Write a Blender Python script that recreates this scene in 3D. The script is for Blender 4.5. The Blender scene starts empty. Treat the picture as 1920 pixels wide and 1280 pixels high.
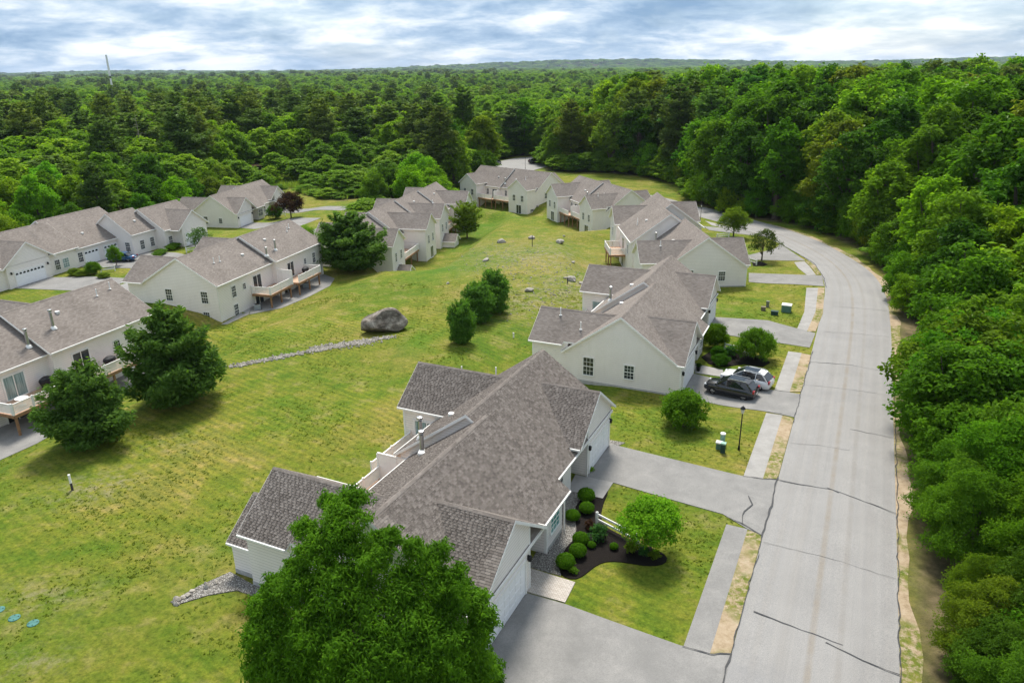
import bpy, bmesh, math, random
import numpy as np
from mathutils import Vector, Matrix

random.seed(7)
S = bpy.context.scene
COL = S.collection
R = math.radians

# ------------------------------------------------------------------ camera
CAM_H, FPX, YHOR, ROLL = 28.0, 1385.0, 126.0, R(0.8)
_p = math.atan((640 - YHOR) / FPX)
_fw = np.array([0, math.cos(_p), -math.sin(_p)])
_u0 = np.array([0, math.sin(_p), math.cos(_p)])
_r0 = np.array([1.0, 0, 0])
_rt = math.cos(ROLL) * _r0 - math.sin(ROLL) * _u0
_up = math.sin(ROLL) * _r0 + math.cos(ROLL) * _u0
cam = bpy.data.cameras.new('camera')
cam.sensor_width = 36.0
cam.lens = 36.0 * FPX / 1920.0
cam.clip_start, cam.clip_end = 0.5, 30000
camo = bpy.data.objects.new('camera', cam)
COL.objects.link(camo)
camo.matrix_world = Matrix(((_rt[0], _up[0], -_fw[0], 0), (_rt[1], _up[1], -_fw[1], 0),
                            (_rt[2], _up[2], -_fw[2], CAM_H), (0, 0, 0, 1)))
S.camera = camo

# ------------------------------------------------------------------ sky, sun, exposure
SUN_EL, SUN_AZ = R(57), R(1)          # azimuth from +Y (view direction), negative = left
world = bpy.data.worlds.new('World'); S.world = world; world.use_nodes = True
nt = world.node_tree; nt.nodes.clear()
def wn(t, **k):
    n = nt.nodes.new(t)
    for a, b in k.items(): setattr(n, a, b)
    return n
sky = wn('ShaderNodeTexSky', sky_type='NISHITA', sun_disc=False)
sky.sun_elevation = SUN_EL; sky.sun_rotation = SUN_AZ
sky.air_density = 1.1; sky.dust_density = 0.6; sky.ozone_density = 1.6
bg1 = wn('ShaderNodeBackground'); bg1.inputs[1].default_value = 0.08
nt.links.new(sky.outputs[0], bg1.inputs[0])
tc = wn('ShaderNodeTexCoord'); sx = wn('ShaderNodeSeparateXYZ'); nt.links.new(tc.outputs['Generated'], sx.inputs[0])
def wm(op, a, b=None, c=None):
    n = wn('ShaderNodeMath', operation=op)
    for i, v in enumerate((a, b, c)):
        if v is None: continue
        if isinstance(v, (int, float)): n.inputs[i].default_value = v
        else: nt.links.new(v, n.inputs[i])
    return n.outputs[0]
zc = wm('ADD', wm('MAXIMUM', sx.outputs[2], 0.0), 0.20)
cx = wm('DIVIDE', sx.outputs[0], zc); cy = wm('DIVIDE', sx.outputs[1], zc)
cb = wn('ShaderNodeCombineXYZ'); nt.links.new(cx, cb.inputs[0]); nt.links.new(cy, cb.inputs[1])
def wnoise(scale, detail, rough, dist, off=0.0):
    m = wn('ShaderNodeMapping'); m.inputs['Location'].default_value = (off, off * .7, off * .3)
    nt.links.new(cb.outputs[0], m.inputs[0])
    n = wn('ShaderNodeTexNoise'); nt.links.new(m.outputs[0], n.inputs['Vector'])
    n.inputs['Scale'].default_value = scale; n.inputs['Detail'].default_value = detail
    n.inputs['Roughness'].default_value = rough; n.inputs['Distortion'].default_value = dist
    return n.outputs['Fac']
def wramp(fac, stops):
    r = wn('ShaderNodeValToRGB'); nt.links.new(fac, r.inputs[0]); e = r.color_ramp.elements
    while len(e) < len(stops): e.new(0.5)
    for i, (p, c) in enumerate(stops): e[i].position = p; e[i].color = (*c, 1)
    return r.outputs[0]
n1 = wnoise(1.15, 10, 0.56, 0.25, 3.1); n2 = wnoise(3.1, 9, 0.60, 0.3, 11.7)
cmix = wm('ADD', wm('MULTIPLY', n1, 0.6), wm('MULTIPLY', n2, 0.4))
ccol = wramp(cmix, [(0.38, (0.20, 0.33, 0.51)), (0.455, (0.35, 0.48, 0.65)), (0.51, (0.55, 0.65, 0.77)), (0.57, (0.84, 0.88, 0.93)), (0.66, (1.0, 1.0, 1.0))])
bg2 = wn('ShaderNodeBackground'); bg2.inputs[1].default_value = 0.58
nt.links.new(ccol, bg2.inputs[0])
cov = wramp(wnoise(0.55, 7, 0.55, 0.3, 21.0), [(0.34, (0.75,) * 3), (0.46, (0.97,) * 3)])
mx = wn('ShaderNodeMixShader'); nt.links.new(cov, mx.inputs[0]); nt.links.new(bg1.outputs[0], mx.inputs[1]); nt.links.new(bg2.outputs[0], mx.inputs[2])
wo = wn('ShaderNodeOutputWorld'); nt.links.new(mx.outputs[0], wo.inputs[0])

sl = bpy.data.lights.new('sun', 'SUN'); sl.energy = 2.6; sl.angle = R(16); sl.color = (1.0, 0.95, 0.86)
so = bpy.data.objects.new('sun', sl); COL.objects.link(so)
_sd = Vector((math.sin(SUN_AZ) * math.cos(SUN_EL), math.cos(SUN_AZ) * math.cos(SUN_EL), math.sin(SUN_EL)))
so.rotation_euler = _sd.to_track_quat('Z', 'Y').to_euler(); so.location = (0, 0, 60)

S.view_settings.view_transform = 'Standard'; S.view_settings.look = 'None'
S.view_settings.exposure = 1.14; S.view_settings.gamma = 1.0; S.view_settings.use_curve_mapping = False
S.render.engine = 'CYCLES'
cy_ = S.cycles
cy_.max_bounces = 7; cy_.diffuse_bounces = 4; cy_.glossy_bounces = 2; cy_.transmission_bounces = 5; cy_.transparent_max_bounces = 4
cy_.volume_bounces = 0; cy_.use_denoising = True; cy_.sample_clamp_indirect = 4.0
cy_.caustics_reflective = False; cy_.caustics_refractive = False

# ------------------------------------------------------------------ terrain height and picture-to-ground helpers
def sstep(a, b, x):
    t = np.clip((x - a) / (b - a), 0, 1); return t * t * (3 - 2 * t)
_ZY = np.array([-50, 45, 65, 98, 130, 157, 190, 260, 420, 900, 2500, 12000.])
_ZZ = np.array([0, 0, -.5, -1.1, -2.3, -3.5, -4.2, -5, -9, -11, -9, -6.])
def zroad(y):
    return (np.interp(y - 7, _ZY, _ZZ) + 2 * np.interp(y, _ZY, _ZZ) + np.interp(y + 7, _ZY, _ZZ)) / 4
# buildings: origin x, y, heading (deg), floor z
BLD = dict(B1=(-7.13, 31.49, 25.48, 0.09), B2=(10.10, 64.15, 24.8, -0.55), B3=(26.97, 99.24, -0.76, -1.12),
           B4=(25.56, 157.06, -19.57, -3.6), B5=(10.32, 189.3, -45.7, -4.04), M1=(-25.63, 133.54, 12.0, -3.17),
           L1=(-53.9, 56.5, 20.4, 0.0), L2=(-42.54, 91.98, 16.0, -0.5), F1=(-78.55, 105.28, 16.1, -1.28), F2=(-66.0, 164.06, 11.46, -4.68))
# level pads: building, u0, u1, v0, v1, z relative to floor, falloff
PADS = [('B1', -1, 26, -3, 10, -.09, 6), ('B1', -2, 8, -12, -6, 0.0, 6), ('B1', 10, 26, -12, -6, -.7, 6),
        ('B2', -1, 26, -3, 9, -.04, 5), ('B2', -2, 26, -12, -6, -.7, 6),
        ('B3', -1, 38, -2, 8, -.04, 5), ('B3', -2, 7, -12, -6, -1.2, 5), ('B3', 12, 38, -13, -7, -2.45, 6),
        ('B4', -1, 26, -2, 8, -.04, 5), ('B4', -2, 28, -14, -8, -2.4, 6), ('B5', -1, 26, -2, 8, -.04, 6), ('B5', -2, 28, -14, -8, -2.4, 7),
        ('M1', -14, 38, -8, 2, -.04, 5), ('M1', -14, 38, 8, 14, -2.4, 6), ('L1', -6, 26, -8, 1, -.04, 5), ('L1', -6, 26, 5, 10, -2.25, 8),
        ('L2', -1, 26, -8, 1, -.04, 5), ('L2', -1, 26, 5, 10, -2.05, 8), ('F1', -6, 38, -4, 14, -.04, 6), ('F2', -2, 26, -10, 9, -.04, 8)]
def heading(b):
    x, y, th, z = BLD[b]; t = R(th)
    return np.array([math.sin(t), math.cos(t)]), np.array([math.cos(t), -math.sin(t)])
def hill(x, y):
    h = 12 * np.exp(-(((x - 330) / 210) ** 2 + ((y - 430) / 230) ** 2))
    h = h + 7 * np.exp(-(((x + 60) / 700) ** 2 + ((y - 1500) / 350) ** 2))
    h = h + 5 * np.exp(-(((x + 420) / 300) ** 2 + ((y - 600) / 250) ** 2))
    h = h + 75 * np.exp(-(((x - 900) / 1900) ** 2 + ((y - 7600) / 700) ** 2)) + 34 * np.exp(-(((x + 4200) / 1500) ** 2 + ((y - 8200) / 700) ** 2))
    h = h + 46 * np.exp(-(((x - 4800) / 1600) ** 2 + ((y - 7000) / 700) ** 2))
    return h
def T(x, y):
    x = np.asarray(x, float); y = np.asarray(y, float)
    base = zroad(y) + hill(x, y)
    base = base + 0.7 * np.exp(-(((x - 3) / 13) ** 2 + ((y - 108) / 14) ** 2))
    sw = np.zeros_like(base); sz = np.zeros_like(base); wm_ = np.zeros_like(base)
    for b, u0, u1, v0, v1, dz, fo in PADS:
        ox, oy, th, z0 = BLD[b]; D, N = heading(b)
        u = (x - ox) * D[0] + (y - oy) * D[1]; v = (x - ox) * N[0] + (y - oy) * N[1]
        d = np.hypot(np.maximum(np.maximum(u0 - u, u - u1), 0), np.maximum(np.maximum(v0 - v, v - v1), 0))
        w = 1 - sstep(0, fo, d)
        sw += w; sz += w * (z0 + dz); wm_ = np.maximum(wm_, w)
    return base * (1 - wm_) + np.where(sw > 1e-6, sz / np.maximum(sw, 1e-6), 0) * wm_
def ray(px, py):
    return (px - 960) / FPX * _rt - (py - 640) / FPX * _up + _fw
def at(px, py, z):
    d = ray(px, py); t = (z - CAM_H) / d[2]; return np.array([t * d[0], t * d[1], z])
def gnd(px, py):
    z = 0.0
    for _ in range(25):
        P = at(px, py, z); z = 0.5 * z + 0.5 * float(T(P[0], P[1]))
    P = at(px, py, z); return np.array([P[0], P[1]])
_TH = R(25.8)
def W(u, v):                              # street frame: u along the near straight of the road, v towards the right
    return np.array([u * math.sin(_TH) + v * math.cos(_TH), u * math.cos(_TH) - v * math.sin(_TH)])
def WB(b, u, v):
    ox, oy, th, z = BLD[b]; D, N = heading(b); return np.array([ox + u * D[0] + v * N[0], oy + u * D[1] + v * N[1]])

# ------------------------------------------------------------------ material helpers
MATS = {}
class NT:
    def __init__(s, name):
        s.m = bpy.data.materials.new(name); s.m.use_nodes = True; s.t = s.m.node_tree; s.t.nodes.clear()
        s.out = s.t.nodes.new('ShaderNodeOutputMaterial')
    def n(s, typ, ins=None, **k):
        n = s.t.nodes.new(typ)
        for a, b in k.items(): setattr(n, a, b)
        for a, b in (ins or {}).items(): s.set(n.inputs[a], b)
        return n
    def set(s, sock, v):
        if isinstance(v, bpy.types.NodeSocket): s.t.links.new(v, sock)
        elif isinstance(v, (tuple, list)) and len(v) == 3 and sock.type == 'RGBA': sock.default_value = (*v, 1)
        else: sock.default_value = v
    def noise(s, scale, detail=4, rough=.55, dist=0, vec=None, w=None):
        i = {'Scale': scale, 'Detail': detail, 'Roughness': rough, 'Distortion': dist}
        if vec is not None: i['Vector'] = vec
        return s.n('ShaderNodeTexNoise', i).outputs['Fac']
    def ramp(s, fac, stops, interp='LINEAR'):
        r = s.n('ShaderNodeValToRGB', {0: fac}); e = r.color_ramp.elements; r.color_ramp.interpolation = interp
        while len(e) < len(stops): e.new(.5)
        for i, (p, c) in enumerate(stops):
            e[i].position = p; e[i].color = (*(c if isinstance(c, tuple) else (c,) * 3), 1)
        return r.outputs[0]
    def mix(s, fac, a, b, mode='MIX'):
        n = s.n('ShaderNodeMix', data_type='RGBA', blend_type=mode)
        s.set(n.inputs[0], fac); s.set(n.inputs[6], a); s.set(n.inputs[7], b); return n.outputs[2]
    def math(s, op, a, b=0.0):
        n = s.n('ShaderNodeMath', operation=op); s.set(n.inputs[0], a); s.set(n.inputs[1], b); return n.outputs[0]
    def pos(s): return s.n('ShaderNodeNewGeometry').outputs['Position']
    def obj(s): return s.n('ShaderNodeTexCoord').outputs['Object']
    def uv(s): return s.n('ShaderNodeTexCoord').outputs['UV']
    def map(s, vec, scale=(1, 1, 1), rot=(0, 0, 0)):
        return s.n('ShaderNodeMapping', {'Vector': vec, 'Scale': scale, 'Rotation': rot}).outputs[0]
    def bump(s, h, strength=.3, dist=.05):
        return s.n('ShaderNodeBump', {'Strength': strength, 'Distance': dist, 'Height': h}).outputs[0]
    def bsdf(s, col, rough=.8, metal=0.0, normal=None, spec=.3, **k):
        b = s.n('ShaderNodeBsdfPrincipled', {'Base Color': col, 'Roughness': rough, 'Metallic': metal, 'Specular IOR Level': spec})
        if normal is not None: s.set(b.inputs['Normal'], normal)
        for a, v in k.items(): s.set(b.inputs[a], v)
        s.t.links.new(b.outputs[0], s.out.inputs[0]); return s.m
def simple(name, col, rough=.7, metal=0.0, var=.12, scale=3.0, spec=.3):
    if name in MATS: return MATS[name]
    t = NT(name); p = t.obj()
    f = t.noise(scale, 5, .6, vec=p)
    c = t.mix(t.ramp(f, [(.3, 0.0), (.7, 1.0)]), tuple(x * (1 - var) for x in col), tuple(min(1, x * (1 + var)) for x in col))
    MATS[name] = t.bsdf(c, rough, metal, spec=spec); return MATS[name]

# ------------------------------------------------------------------ mesh helpers
def link(o, parent=None):
    COL.objects.link(o)
    if parent is not None: o.parent = parent
    return o
def mesh_obj(name, me, parent=None, loc=None, rotz=None):
    o = bpy.data.objects.new(name, me)
    if loc is not None: o.location = loc
    if rotz is not None: o.rotation_euler = (0, 0, rotz)
    return link(o, parent)
def tag(o, label=None, cat=None, group=None, kind=None):
    if label: o['label'] = label
    if cat: o['category'] = cat
    if group: o['group'] = group
    if kind: o['kind'] = kind
    return o
def empty(name, loc, rotz=0.0, label=None, cat=None, group=None):
    o = bpy.data.objects.new(name, None); o.empty_display_size = .5; o.location = loc; o.rotation_euler = (0, 0, rotz)
    link(o); return tag(o, label, cat, group)
class MB:
    """collects polygons (with optional material index and UV) for one mesh"""
    def __init__(s): s.v = []; s.f = []; s.mi = []; s.uv = []
    def poly(s, pts, mi=0, uv=None):
        b = len(s.v); s.v += [tuple(map(float, p)) for p in pts]; s.f.append(tuple(range(b, b + len(pts)))); s.mi.append(mi)
        s.uv.append(uv if uv else [(0, 0)] * len(pts)); return s
    def box(s, x0, x1, y0, y1, z0, z1, mi=0):
        P = [(x0, y0, z0), (x1, y0, z0), (x1, y1, z0), (x0, y1, z0), (x0, y0, z1), (x1, y0, z1), (x1, y1, z1), (x0, y1, z1)]
        for f in ((3, 2, 1, 0), (4, 5, 6, 7), (0, 1, 5, 4), (1, 2, 6, 5), (2, 3, 7, 6), (3, 0, 4, 7)): s.poly([P[i] for i in f], mi)
        return s
    def bar(s, a, b, w, h, mi=0, up=(0, 0, 1)):
        a = Vector(a); b = Vector(b); d = (b - a).normalized(); u = Vector(up)
        if abs(d.dot(u)) > .99: u = Vector((1, 0, 0))
        r = d.cross(u).normalized() * (w / 2); q = r.cross(d).normalized() * (h / 2)
        P = [p + sx * r + sy * q for p in (a, b) for sx, sy in ((-1, -1), (1, -1), (1, 1), (-1, 1))]
        for f in ((3, 2, 1, 0), (4, 5, 6, 7), (0, 1, 5, 4), (1, 2, 6, 5), (2, 3, 7, 6), (3, 0, 4, 7)): s.poly([P[i] for i in f], mi)
        return s
    def tube(s, pts, rad, n=8, mi=0, cap=True):
        pts = [Vector(p) for p in pts]; rings = []
        for i, p in enumerate(pts):
            d = (pts[min(i + 1, len(pts) - 1)] - pts[max(i - 1, 0)]).normalized()
            u = Vector((0, 0, 1)) if abs(d.z) < .9 else Vector((1, 0, 0))
            r = d.cross(u).normalized(); q = r.cross(d).normalized()
            rr = rad[i] if isinstance(rad, (list, tuple)) else rad
            rings.append([p + rr * (math.cos(2 * math.pi * k / n) * r + math.sin(2 * math.pi * k / n) * q) for k in range(n)])
        for i in range(len(rings) - 1):
            for k in range(n): s.poly([rings[i][k], rings[i][(k + 1) % n], rings[i + 1][(k + 1) % n], rings[i + 1][k]], mi)
        if cap: s.poly(rings[-1], mi); s.poly(rings[0][::-1], mi)
        return s
    def lathe(s, prof, n=12, mi=0, c=(0, 0)):
        for i in range(len(prof) - 1):
            (r0, z0), (r1, z1) = prof[i], prof[i + 1]
            for k in range(n):
                a, b = 2 * math.pi * k / n, 2 * math.pi * (k + 1) / n
                P = [(c[0] + r0 * math.cos(a), c[1] + r0 * math.sin(a), z0), (c[0] + r0 * math.cos(b), c[1] + r0 * math.sin(b), z0),
                     (c[0] + r1 * math.cos(b), c[1] + r1 * math.sin(b), z1), (c[0] + r1 * math.cos(a), c[1] + r1 * math.sin(a), z1)]
                if r0 < 1e-5: P = [P[0], P[2], P[3]]
                elif r1 < 1e-5: P = P[:3]
                s.poly(P, mi)
        return s
    def mesh(s, name, mats, weld=False, smooth=False):
        me = bpy.data.meshes.new(name); me.from_pydata(s.v, [], s.f)
        for m in (mats if isinstance(mats, (list, tuple)) else [mats]): me.materials.append(m)
        me.polygons.foreach_set('material_index', s.mi)
        ul = me.uv_layers.new(name='UVMap'); ul.data.foreach_set('uv', [c for p in s.uv for q in p for c in q])
        if weld:
            bm = bmesh.new(); bm.from_mesh(me); bmesh.ops.remove_doubles(bm, verts=bm.verts, dist=1e-4)
            bmesh.ops.recalc_face_normals(bm, faces=bm.faces); bm.to_mesh(me); bm.free()
        if smooth: me.polygons.foreach_set('use_smooth', [True] * len(me.polygons))
        me.update(); return me
    def build(s, name, mats, parent=None, weld=False, smooth=False, **k):
        return mesh_obj(name, s.mesh(name, mats, weld, smooth), parent, **k)
def np_mesh(name, V, F, mats, tint=None, smooth=False):
    """V (n,3); F (m,k) with constant k"""
    me = bpy.data.meshes.new(name); V = np.asarray(V, np.float32); F = np.asarray(F, np.int32); k = F.shape[1]
    me.vertices.add(len(V)); me.vertices.foreach_set('co', V.ravel())
    me.loops.add(F.size); me.loops.foreach_set('vertex_index', F.ravel())
    me.polygons.add(len(F)); me.polygons.foreach_set('loop_start', np.arange(0, F.size, k, dtype=np.int32))
    me.polygons.foreach_set('loop_total', np.full(len(F), k, np.int32))
    for m in (mats if isinstance(mats, (list, tuple)) else [mats]): me.materials.append(m)
    if tint is not None:
        a = me.attributes.new('tint', 'FLOAT', 'CORNER'); a.data.foreach_set('value', np.repeat(np.asarray(tint, np.float32), k))
    me.update(calc_edges=True); me.polygons.foreach_set('use_smooth', np.full(len(F), bool(smooth))); return me
# ------------------------------------------------------------------ the setting: ground, road, pavements
def poly_dist(P, poly):
    """signed distance (positive inside) of points P (n,2) to polygon"""
    P = np.asarray(P, float); poly = np.asarray(poly, float); n = len(poly)
    d = np.full(len(P), 1e18); ins = np.zeros(len(P), bool)
    for i in range(n):
        a, b = poly[i], poly[(i + 1) % n]; e = b - a; w = P - a
        t = np.clip((w @ e) / max(e @ e, 1e-9), 0, 1); q = w - t[:, None] * e
        d = np.minimum(d, (q ** 2).sum(1))
        c = ((a[1] <= P[:, 1]) & (b[1] > P[:, 1])) | ((b[1] <= P[:, 1]) & (a[1] > P[:, 1]))
        with np.errstate(divide='ignore', invalid='ignore'):
            xx = a[0] + (P[:, 1] - a[1]) / (b[1] - a[1]) * e[0]
        ins ^= c & (P[:, 0] < xx)
    return np.sqrt(d) * np.where(ins, 1, -1)
DEV = [(-120, -40), (-130, 60), (-104, 100), WB('F1', -4, -11), WB('F1', 38, -9), WB('F2', -3, -13), WB('F2', 28, -11), gnd(548, 352),
       gnd(575, 366), gnd(640, 378), gnd(690, 366), WB('M1', 20, -12), WB('M1', 40, -12), WB('M1', 42, 3), gnd(862, 352), WB('B5', 27, -6), WB('B5', 27, 8), gnd(905, 312), gnd(930, 300),
       gnd(960, 292), gnd(1021, 291), gnd(1019, 313), gnd(1060, 322), gnd(1130, 324), gnd(1200, 329), gnd(1283, 350), gnd(1300, 383), gnd(1360, 402), gnd(1420, 412),
       gnd(1450, 416), gnd(1500, 421), gnd(1560, 443), gnd(1610, 466), gnd(1640, 488), gnd(1668, 530), gnd(1677, 600), W(75, 5.3), W(50, 5.3), W(20, 5.3), W(-30, 5.3)]
DEV = np.array([np.asarray(p, float) for p in DEV])

gx = np.concatenate([-np.geomspace(118, 9000, 34)[::-1], np.arange(-116, 78, 1.3), np.geomspace(79, 9000, 36)])
gy = np.concatenate([[-60, -40], np.arange(-25, 235, 1.3), np.geomspace(237, 13000, 44)])
GX, GY = np.meshgrid(gx, gy); GZ = T(GX, GY)
lawn = poly_dist(np.stack([GX.ravel(), GY.ravel()], 1), DEV)
rng = np.random.default_rng(3)
nv = GX.size; nx = len(gx); ny = len(gy)
ii = (np.arange(ny - 1)[:, None] * nx + np.arange(nx - 1)[None]).ravel()
F = np.stack([ii, ii + 1, ii + nx + 1, ii + nx], 1)

g = NT('lawn_ground'); P = g.pos()
at_l = g.n('ShaderNodeAttribute', attribute_name='lawn').outputs['Fac']
at_r = g.n('ShaderNodeAttribute', attribute_name='rocky').outputs['Fac']
at_s = g.n('ShaderNodeAttribute', attribute_name='lush').outputs['Fac']
nbig = g.noise(0.07, 5, .62, .4, vec=P); nmid = g.noise(0.45, 5, .65, .2, vec=P); nfin = g.noise(3.2, 6, .72, .1, vec=P); nvf = g.noise(14, 4, .7, vec=P)
c1 = g.ramp(nbig, [(.32, (.044, .108, .009)), (.44, (.084, .130, .012)), (.53, (.138, .146, .020)), (.63, (.205, .165, .048))])
c2 = g.ramp(nmid, [(.31, (.046, .096, .009)), (.44, (.092, .128, .013)), (.55, (.142, .150, .022)), (.67, (.235, .192, .075))])
c3 = g.mix(.55, c1, c2)
c4 = g.mix(g.ramp(g.math('ADD', g.math('MULTIPLY', nfin, .62), g.math('MULTIPLY', g.noise(7.5, 5, .75, vec=P), .38)), [(.36, 0.0), (.48, .5), (.62, 1.0)]), g.mix(1.0, c3, (.50, .58, .50), 'MULTIPLY'), g.mix(1.0, c3, (1.46, 1.44, 1.40), 'MULTIPLY'))
# mowing passes
wv = g.n('ShaderNodeTexWave', {'Vector': g.map(P, rot=(0, 0, R(-52))), 'Scale': .42, 'Distortion': 1.2, 'Detail': 2, 'Detail Scale': .6}).outputs['Fac']
c4 = g.mix(g.math('MULTIPLY', g.math('MULTIPLY', g.ramp(wv, [(.35, 0.0), (.65, 1.0)]), g.ramp(g.noise(.045, 3, .5, vec=P), [(.38, .2), (.58, 1.0)])), .60), c4, g.mix(1.0, c4, (1.45, 1.3, 1.1), 'MULTIPLY'))
bare = g.math('MULTIPLY', g.ramp(g.noise(.22, 6, .7, .5, vec=P), [(.64, 0.0), (.74, 1.0)]), g.ramp(nfin, [(.42, 0.0), (.60, 1.0)]))
c5 = g.mix(g.math('MULTIPLY', bare, .70), c4, (.26, .20, .10))
rk = g.math('MULTIPLY', at_r, g.ramp(g.noise(1.1, 7, .75, vec=P), [(.47, 0.0), (.60, 1.0)]))
c6 = g.mix(rk, c5, g.ramp(nvf, [(.3, (.16, .135, .07)), (.65, (.33, .29, .18))]))
c7 = g.mix(at_s, c6, g.mix(.6, c6, (.040, .150, .006)))
ff = g.ramp(g.noise(.5, 6, .7, vec=P), [(.3, (.045, .045, .018)), (.5, (.12, .098, .050)), (.72, (.24, .185, .105))])
col = g.mix(at_l, ff, c7)
hgt = g.math('ADD', g.math('MULTIPLY', nfin, .7), g.math('MULTIPLY', nvf, .5))
M_LAWN = g.bsdf(col, .95, normal=g.bump(hgt, .9, .12), spec=.1)
me = np_mesh('ground', np.stack([GX.ravel(), GY.ravel(), GZ.ravel()], 1), F, M_LAWN, smooth=True)
def pattr(name, val):
    a = me.attributes.new(name, 'FLOAT', 'POINT'); a.data.foreach_set('value', np.asarray(val, np.float32))
_wt = gnd(640, 345); pattr('lawn', np.maximum(np.clip(lawn / 1.6 + .5, 0, 1), .85 * np.exp(-((GX.ravel() - _wt[0]) / 26) ** 2 - ((GY.ravel() - _wt[1]) / 26) ** 2)))
def blobs(lst):
    o = np.zeros(nv)
    for (cx_, cy_), rx, ry, amp in lst:
        o = np.maximum(o, amp * np.exp(-((GX.ravel() - cx_) / rx) ** 2 - ((GY.ravel() - cy_) / ry) ** 2))
    return o
pattr('rocky', blobs([(gnd(1005, 480), 11, 18, .9), (gnd(1075, 540), 6, 12, .9), (gnd(1010, 560), 9, 8, .8), (gnd(170, 915), 2.6, 2.0, .95), (gnd(215, 905), 1.6, 2.0, .9), (gnd(75, 1120), 3.0, 1.5, .6), (gnd(330, 830), 3, 2.5, .35), (gnd(60, 1240), 2.0, 1.0, .6)]))
pattr('lush', blobs([(gnd(785, 640), 2.3, 4.0, .9), (gnd(820, 505), 5, 9, .55), (gnd(525, 750), .8, .8, .9), (gnd(420, 1020), 2.2, 2.0, .6), (gnd(900, 430), 7, 14, .5), (gnd(370, 1110), 2.0, 1.4, .5), (gnd(1200, 720), 6, 2.0, .5), (gnd(1420, 585), 5, 4, .35)]))
ground = mesh_obj('ground', me); tag(ground, kind='structure')

PAVED = []
def drape(name, pts, mat, off=.04, parent=None, kind='structure', res=1.6):
    PAVED.append(np.array([(p[0], p[1]) for p in pts]))
    bm = bmesh.new(); vs = [bm.verts.new((p[0], p[1], 0)) for p in pts]; f = bm.faces.new(vs)
    if f.normal.z < 0: f.normal_flip()
    bmesh.ops.triangulate(bm, faces=bm.faces[:])
    for _ in range(6):
        es = [e for e in bm.edges if e.calc_length() > res]
        if not es: break
        bmesh.ops.subdivide_edges(bm, edges=es, cuts=1); bmesh.ops.triangulate(bm, faces=bm.faces[:])
    for v in bm.verts: v.co.z = float(T(v.co.x, v.co.y)) + off
    bmesh.ops.recalc_face_normals(bm, faces=bm.faces)
    if sum(f.normal.z for f in bm.faces) < 0: bmesh.ops.reverse_faces(bm, faces=bm.faces[:])
    # a real edge: turn the rim down
    rim = [e for e in bm.edges if e.is_boundary]
    r = bmesh.ops.extrude_edge_only(bm, edges=rim)
    for v in [x for x in r['geom'] if isinstance(x, bmesh.types.BMVert)]: v.co.z -= off + .06
    m_ = bpy.data.meshes.new(name); bm.to_mesh(m_); bm.free(); m_.materials.append(mat)
    o = mesh_obj(name, m_, parent)
    if parent is None: tag(o, kind=kind)
    return o
def resample(pts, n):
    pts = np.array([np.asarray(p, float) for p in pts]); s = np.r_[0, np.cumsum(np.hypot(*np.diff(pts, axis=0).T))]
    q = np.linspace(0, s[-1], n); return np.stack([np.interp(q, s, pts[:, 0]), np.interp(q, s, pts[:, 1])], 1)
def smooth_line(pts, n=200, it=14):
    p = resample(pts, n)
    for _ in range(it): p[1:-1] = .25 * p[:-2] + .5 * p[1:-1] + .25 * p[2:]
    return p
def strip(name, L, Rr, mat, off, cross=8, parent=None):
    n = len(L); t = np.linspace(0, 1, cross + 1)[None, :, None]
    Q = L[:, None] * (1 - t) + Rr[:, None] * t; X, Y = Q[..., 0], Q[..., 1]
    crown = .05 * (1 - (2 * t[0, :, 0] - 1) ** 2)[None]
    Z = T(X, Y) + off + (crown if cross > 4 else 0)
    V = np.stack([X, Y, Z], -1).reshape(-1, 3); k = cross + 1
    a = (np.arange(n - 1)[:, None] * k + np.arange(cross)[None]).ravel()
    m_ = np_mesh(name, V, np.stack([a, a + 1, a + k + 1, a + k], 1), mat, smooth=True)
    uvl = m_.uv_layers.new(name='UVMap'); sl_ = np.r_[0, np.cumsum(np.hypot(*np.diff(L, axis=0).T))]
    UV = np.stack([np.broadcast_to(t[0, :, 0][None], (n, k)), np.broadcast_to(sl_[:, None], (n, k))], -1).reshape(-1, 2)
    li = np.zeros(len(m_.loops), np.int32); m_.loops.foreach_get('vertex_index', li); uvl.data.foreach_set('uv', UV[li].ravel().astype(np.float32))
    o = mesh_obj(name, m_, parent)
    if parent is None: tag(o, kind='structure')
    return o
# asphalt road
RL = [W(-30, -3.04), W(0, -3.04), W(30, -3.04), W(60, -3.04), gnd(1531, 625), gnd(1549, 545), gnd(1544, 520), gnd(1526, 494), gnd(1508, 483), gnd(1460, 456), gnd(1436, 444), gnd(1390, 430), gnd(1347, 416), gnd(1310, 406), WB('B4', 2, 15), WB('B4', 24, 16), WB('B5', 4, 17), WB('B5', 25, 15)]
RR = [W(-30, 4.65), W(0, 4.65), W(30, 4.62), W(60, 4.5), gnd(1671, 619), gnd(1665, 564), gnd(1654, 535), gnd(1634, 509), gnd(1599, 486), gnd(1560, 464), gnd(1529, 449), gnd(1488, 434), gnd(1440, 420), gnd(1400, 409), gnd(1360, 398), gnd(1304, 385), WB('B4', 4, 22.5), WB('B4', 25, 23.5), WB('B5', 2, 24.5), WB('B5', 27, 23)]
RL = smooth_line(RL); RR = smooth_line(RR)
a = NT('asphalt'); P = a.pos(); U = a.uv()
su = a.n('ShaderNodeSeparateXYZ', {0: U}); across = su.outputs[0]
base = a.ramp(a.noise(.25, 5, .6, vec=P), [(.3, (0.262, 0.253, 0.241)), (.7, (0.319, 0.308, 0.294))])
streak = a.noise(1.0, 4, .6, vec=a.map(U, (23.800, 0.035, 0.700)))
base = a.mix(a.ramp(streak, [(.42, 0.0), (.70, .40)]), base, (0.350, 0.329, 0.301))
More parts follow.
